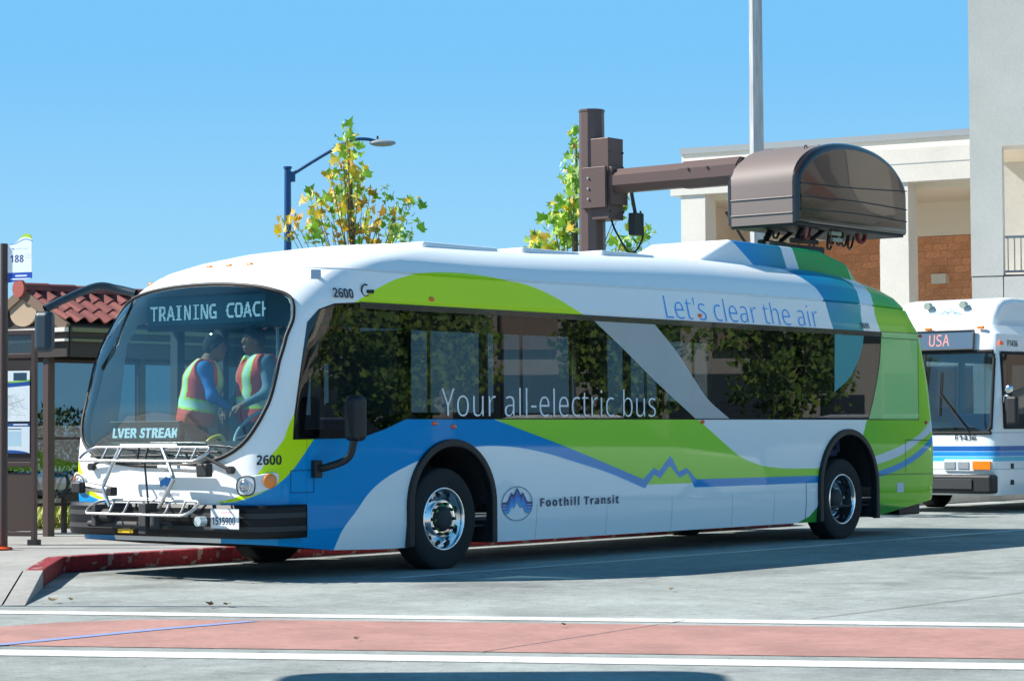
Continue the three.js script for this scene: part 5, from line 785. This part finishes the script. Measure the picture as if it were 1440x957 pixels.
// information case beside the shelter
{
  const t = thing('information_case', 'brown framed case holding route map posters beside the shelter post', 'notice board'); t.position.set(-5.3, .15, -25.3); t.rotation.y = -.3;
  const fr = sub(t, 'frame'); part(fr, 'stile', box(.05, 2.25, .06, -.43, 1.17, 0, .006), brownSteel); part(fr, 'stile', box(.05, 2.25, .06, .2, 1.17, 0, .006), brownSteel);
  for (const y of [.12, .86, 2.02, 2.27]) part(fr, 'cross_rail', box(.58, .05, .055, -.115, y, 0, .006), brownSteel);
  for (const x of [-.43, .2]) part(fr, 'foot', box(.1, .06, .12, x, .03, 0), blackPlastic);
  part(t, 'lower_screen', box(.58, .62, .012, -.115, .46, 0), std({ color: '#4a3a34', roughness: .7 }));
  part(t, 'header_panel', box(.58, .2, .012, -.115, 2.15, 0), phy({ color: lin(.25, .33, .38), transmission: .8, thickness: 0, roughness: .1 }));
  const poster = (w, h, fn) => std({ roughness: .35, map: canvasTexture(w, h, fn) });
  part(t, 'map_poster', quad([-.39, 1.32, .032], [.16, 1.32, .032], [.16, 1.86, .032], [-.39, 1.86, .032]), poster(512, 512, (c, w, h) => { c.fillStyle = '#eef3f5'; c.fillRect(0, 0, w, h); c.fillStyle = '#1f4fa0'; c.beginPath(); c.moveTo(0, 70); c.quadraticCurveTo(220, 150, 512, 100); c.lineTo(512, 150); c.quadraticCurveTo(240, 170, 0, 190); c.fill(); c.strokeStyle = '#8ccf3c'; c.lineWidth = 16; c.beginPath(); c.moveTo(0, 64); c.quadraticCurveTo(220, 142, 512, 96); c.stroke(); c.fillStyle = '#2c4a60'; c.fillRect(330, 20, 150, 80); let s = 5; const rd = () => (s = (s * 16807) % 2147483647) / 2147483647; for (let k = 0; k < 46; k++) { c.strokeStyle = ['#b9c6cf', '#9db7cc', '#c9a9a9', '#a8c0a8'][k % 4]; c.lineWidth = 2 + rd() * 2; c.beginPath(); c.moveTo(20 + rd() * 470, 210 + rd() * 290); c.lineTo(20 + rd() * 470, 210 + rd() * 290); c.stroke(); } }));
  part(t, 'timetable_poster', quad([-.39, .98, .032], [.16, .98, .032], [.16, 1.3, .032], [-.39, 1.3, .032]), poster(512, 300, (c, w, h) => { c.fillStyle = '#e6eef3'; c.fillRect(0, 0, w, h); c.fillStyle = '#27508c'; c.fillRect(0, 0, w, 34); c.fillStyle = '#f4f8fa'; c.fillRect(330, 8, 160, 12); c.strokeStyle = '#b6c6d2'; c.lineWidth = 3; for (const x of [120, 230, 420]) { c.beginPath(); c.moveTo(x, 60); c.lineTo(x, 250); c.stroke(); } c.fillStyle = '#bcd8e6'; c.fillRect(270, 80, 150, 150); c.fillStyle = '#5c6e7c'; c.fillRect(270, 54, 150, 10); c.fillRect(30, 54, 70, 8); c.fillStyle = '#2458a4'; c.beginPath(); c.ellipse(256, 312, 260, 44, 0, 0, 7); c.fill(); }));
  part(t, 'poster_backing', box(.57, 1.1, .03, -.115, 1.43, .005), darkBrown);
}
// stop flag
{
  const t = thing('bus_stop_sign', 'white route 188 flag with green wave on a brown post', 'bus stop sign'); t.position.set(-5.3, .15, -24.6); t.rotation.y = -.4;
  part(t, 'post', new THREE.CylinderGeometry(.04, .045, 3.17, 12).translate(0, 1.585, 0), brownSteel);
  const s = new THREE.Shape(); s.moveTo(.05, 2.76); s.lineTo(.345, 2.8); s.lineTo(.345, 3.16); s.bezierCurveTo(.36, 3.3, .24, 3.28, .18, 3.2); s.bezierCurveTo(.13, 3.16, .08, 3.15, .05, 3.17); s.lineTo(.05, 2.76);
  const g = new THREE.ExtrudeGeometry(s, { depth: .012, bevelEnabled: false, curveSegments: 16 }), p = g.attributes.position, uv = g.attributes.uv; for (let i = 0; i < p.count; i++) uv.setXY(i, (p.getX(i) - .05) / .32, (p.getY(i) - 2.76) / .54); g.translate(0, 0, -.006);
  part(t, 'flag', g, std({ roughness: .4, map: canvasTexture(512, 864, (c, w, h) => { c.fillStyle = '#edf2f4'; c.fillRect(0, 0, w, h); c.fillStyle = '#b4d818'; c.beginPath(); c.moveTo(60, 210); c.bezierCurveTo(180, 190, 240, 120, 320, 110); c.bezierCurveTo(400, 100, 450, 150, 512, 150); c.lineTo(512, 0); c.lineTo(120, 0); c.fill(); c.strokeStyle = '#2c86d0'; c.lineWidth = 14; c.beginPath(); c.moveTo(0, 225); c.bezierCurveTo(150, 250, 250, 160, 340, 150); c.bezierCurveTo(420, 145, 470, 185, 512, 190); c.stroke(); c.fillStyle = '#1f5ab4'; c.beginPath(); c.moveTo(60, 320); c.lineTo(100, 285); c.lineTo(145, 320); c.lineTo(120, 318); c.lineTo(100, 305); c.fill(); c.fillStyle = '#9aa9b4'; c.font = '34px sans-serif'; c.fillText('Foothill Transit', 170, 318); c.fillStyle = '#1d3f86'; c.font = 'bold 170px sans-serif'; c.fillText('188', 40, 530); c.fillStyle = '#c3ccd3'; for (const y of [400, 430, 460]) c.fillRect(350, y, 120, 8); c.fillStyle = '#1c4fb4'; c.fillRect(0, 700, w, 164); c.fillStyle = '#dfe8f4'; c.fillRect(150, 742, 230, 26); c.fillRect(60, 796, 400, 26); }) }));
  const o = thing('traffic_delineator', 'orange rubber delineator base at the foot of the stop post', 'delineator'); o.position.set(-5.33, .15, -24.25);
  const org = std({ color: '#e8501a', roughness: .6 }); part(o, 'tube', lathe([[0, 0], [.075, 0], [.07, .12], [.062, .2], [.058, .24], [.045, .245], [0, .245]], 24), org); part(o, 'foot', lathe([[0, 0], [.2, 0], [.19, .025], [.09, .04], [.07, .06], [0, .06]], 24), org);
}
// planting behind the pavement
{
  const bladeG = new THREE.BufferGeometry(); bladeG.setAttribute('position', new THREE.Float32BufferAttribute([-.012, 0, 0, .012, 0, 0, .006, .6, .1, 0, 1, .3], 3)); bladeG.setIndex([0, 1, 2, 0, 2, 3]); bladeG.computeVertexNormals();
  const n = 9000, im = new THREE.InstancedMesh(bladeG, std({ color: '#ffffff', roughness: .9 }), n); im.name = 'grass'; im.userData = { kind: 'stuff', label: 'tufts of green and straw grass behind the pavement', category: 'grass' }; shade(im);
  const M = new THREE.Matrix4(), q = new THREE.Quaternion(), e = new THREE.Euler(), c = new THREE.Color();
  for (let k = 0; k < n; k++) { const u = rr(-3, 6), v = rr(8.1, 10.6), w = toWorld(u, .15, v); e.set(rr(-.4, .4), rr(0, 6.28), rr(-.4, .4)); q.setFromEuler(e); const h = rr(.1, .34); M.compose(w, q, V3(1.4, h, h)); im.setMatrixAt(k, M); c.set(['#7f9a3a', '#9aa84a', '#5f8030', '#b0a468', '#88a444'][Math.floor(rnd() * 5)]); im.setColorAt(k, c); }
  scene.add(im);
  alongKerb(setting('planting_bed', sheet([[-9, -7.9], [20, -7.9], [20, -30], [-9, -30]], .156, 3), std({ color: lin(.13, .12, .06), roughness: 1 })));
  const cols = ['#4d5f2c', '#66703a', '#7a7444', '#3c5224', '#857a50'];
  [[-.2, 11.4, 1.5, 1.1], [1.0, 11.9, 1.7, 1.2], [2.3, 11.6, 1.4, 1.1], [3.5, 12.2, 1.8, 1.3], [-1.6, 11.8, 1.5, 1.1], [4.9, 11.8, 1.5, 1.2]].forEach(([u, v, h, r], i) => {
    const w = toWorld(u, .15, v), t = thing('shrub', 'dusty green shrub growing in the bed behind the shelter', 'shrub', 'shrubs behind the shelter'); t.position.copy(w);
    const st = []; for (let k = 0; k < 9; k++) { const a = k * .7; st.push(bar(V3(0, 0, 0), V3(Math.cos(a) * r * .6, h * rr(.5, .9), Math.sin(a) * r * .6), .02, 5, .006)); } part(t, 'stems', merge(st), barkMat);
    const m = new THREE.InstancedMesh(leafShape, std({ color: '#ffffff', roughness: .9 }), 1800); m.name = 'foliage'; m.userData.kind = 'stuff'; shade(m); for (let k = 0; k < 1800; k++) { const a = rr(0, 6.28), b = Math.acos(rr(-.3, 1)), s = Math.cbrt(rnd()); e.set(rr(-2, 1), rr(0, 6.28), rr(-1, 1)); q.setFromEuler(e); const sc = rr(.05, .1); M.compose(V3(Math.sin(b) * Math.cos(a) * r * s * rr(.8, 1.1), .1 + h * .45 + Math.cos(b) * h * .55 * s, Math.sin(b) * Math.sin(a) * r * s), q, V3(sc, sc, sc)); m.setMatrixAt(k, M); c.set(cols[Math.floor(rnd() * 5)]); m.setColorAt(k, c); } t.add(m);
  });
}
{
  const dry = std({ color: '#6b5a3c', roughness: .9 });
  [[-3.62, -18.62, .09], [-3.5, -18.75, .06], [-2.32, -18.1, .08], [-2.2, -18.15, .07], [1.3, -19.6, .05], [-1.0, -15.1, .04], [.35, -16.1, .05], [3.05, -14.0, .05]].forEach(([x, z, k], i) => { const g = leafShape.clone(); g.rotateX(-1.35 + (i % 3) * .1); g.rotateY(i * 1.3); g.scale(k, k * 1.4, k); g.translate(x, .012 + k * .1, z); single('fallen_leaf', g, dry, i < 2 ? 'curled brown leaf lying beside the kerb ramp' : i < 4 ? 'small brown leaf lying beyond the crossing line in front of the bus' : 'tiny dry leaf lying on the open road', 'leaf', 'fallen leaves'); });
}
// ---------------------------------------------------------------- out of frame: what casts the near shadows and what the bus mirrors
{
  const s = thing('parking_sign', 'two small plates on a thin galvanised post by the crossing', 'sign'); s.position.set(-5.25, 0, -18.5); part(s, 'post', new THREE.CylinderGeometry(.025, .025, 3.05, 10).translate(0, 1.525, 0), aluminium);
  for (const [y, h] of [[2.08, .58], [2.75, .56]]) part(s, 'plate', box(.45, h, .006, 0, y, .03, .002), aluminium);
  const c = thing('waiting_canopy', 'flat roofed waiting canopy on four steel posts', 'canopy'); c.position.set(-4.55, 0, -11.55);
  part(c, 'roof', (() => { const g = new THREE.ExtrudeGeometry((() => { const q = new THREE.Shape(); const w = 1.15, d = 2.0, r = .3; q.moveTo(-w + r, -d); q.lineTo(w - r, -d); q.absarc(w - r, -d + r, r, -Math.PI / 2, 0); q.lineTo(w, d - r); q.absarc(w - r, d - r, r, 0, Math.PI / 2); q.lineTo(-w + r, d); q.absarc(-w + r, d - r, r, Math.PI / 2, Math.PI); q.lineTo(-w, -d + r); q.absarc(-w + r, -d + r, r, Math.PI, Math.PI * 1.5); return q; })(), { depth: .12, bevelEnabled: false }); g.rotateX(-Math.PI / 2); g.translate(0, 4.0, 0); return g; })(), brownSteel);
  for (const x of [-.7, .7]) for (const z of [.2, 1.6]) part(c, 'post', box(.1, 4.02, .1, x, 2.0, z), brownSteel);
}
function makeCar(label, x, z, turn, colour) {
  const t = thing('parked_car', label, 'car', 'cars parked across the carriageway'); t.position.set(x, 0, z); t.rotation.y = turn;
  const paint = phy({ color: colour, roughness: .3, clearcoat: 1, clearcoatRoughness: .03 });
  const side = [[-2.25, .38], [-2.3, .62], [-2.2, .86], [-1.2, 1.0], [-.95, 1.02], [2.0, 1.05], [2.25, .98], [2.28, .5], [2.2, .32], [1.78, .32], [1.7, .55], [1.45, .68], [1.2, .55], [1.12, .3], [-1.05, .3], [-1.12, .55], [-1.38, .68], [-1.62, .55], [-1.72, .34]];
  part(t, 'body', toCreasedNormals(extrude(side, 1.62, .08).translate(0, 0, -.81), .6), paint);
  part(t, 'roof', toCreasedNormals(extrude([[-.5, 1.44], [-.2, 1.5], [1.3, 1.5], [1.75, 1.44], [1.7, 1.47], [1.3, 1.55], [-.15, 1.55]], 1.24, .03).translate(0, 0, -.62), .6), paint);
  part(t, 'glasshouse', extrude([[-1.15, 1.0], [-.45, 1.47], [1.75, 1.47], [2.05, 1.05]], 1.32, .06).translate(0, 0, -.66), phy({ color: lin(.02, .025, .03), roughness: .06, clearcoat: 1 }));
  for (const u of [-1.38, 1.46]) for (const s of [-1, 1]) { const w = sub(t, 'wheel'); w.position.set(u, .32, s * .76); w.rotation.y = s < 0 ? Math.PI : 0; part(w, 'tyre', (() => { const g = lathe([[.2, -.1], [.3, -.11], [.33, -.07], [.33, .07], [.3, .11], [.2, .1]], 32); g.rotateX(Math.PI / 2); return g; })(), rubber); part(w, 'rim', (() => { const g = lathe([[.21, .09], [.17, .06], [.05, .085], [0, .09]], 10); g.rotateX(Math.PI / 2); return g; })(), aluminium); }
  for (const s of [-.6, .6]) { part(t, 'headlight', box(.1, .13, .34, -2.27, .74, s, .03), phy({ color: lin(.6, .62, .64), roughness: .1, metalness: .3 })); part(t, 'tail_light', box(.08, .2, .26, 2.3, .86, s, .02), redLens); }
  return t;
}
makeCar('white parked car with dark windows across the carriageway', 11.2, -27.7, -1.3, lin(.78, .79, .8)); makeCar('silver parked car with dark windows across the carriageway', 12.8, -33.2, -1.25, lin(.35, .37, .4)); makeCar('dark blue parked car with dark windows across the carriageway', 15, -24.2, -1.35, lin(.03, .05, .1));
{
  const t = thing('street_building', 'long beige building with brick bays across the carriageway', 'building'); t.position.set(40, 0, -36); t.rotation.y = -Math.PI / 2 + .2;
  const bm = std({ color: '#8f8b85', roughness: .9 }), br = std({ color: '#7a6a60', roughness: .9 }), gl = phy({ color: lin(.03, .04, .05), roughness: .08 });
  part(t, 'wall', box(36, 13, 8, 0, 6.5, -4), bm); part(t, 'parapet', box(36.4, .5, 8.4, 0, 13.2, -4), bm); const brickRed = std({ color: '#8a4e3c', roughness: .9 }), pale = std({ color: '#cdc4b4', roughness: .9 });
  for (let k = 0; k < 6; k++) { part(t, 'brick_bay', box(1.6, 3.2, .3, -15 + k * 6, 5.2, .14), br); part(t, 'upper_bay', box(2.6, 4.6, .24, -14.4 + k * 6, 9.6, .11), k % 2 ? pale : brickRed); part(t, 'upper_window', box(1.3, 1.8, .08, -11.4 + k * 6, 9.8, .03), gl); part(t, 'garage_opening', box(3.4, 2.9, .12, -14.6 + k * 6, 1.45, .03), gl); part(t, 'window', box(2.4, 1.6, .1, -12 + k * 6, 4.6, .04), gl); part(t, 'door', box(1.2, 2.3, .1, -11.7 + k * 6, 1.15, .04), gl); }
}

renderer.render(scene, camera);
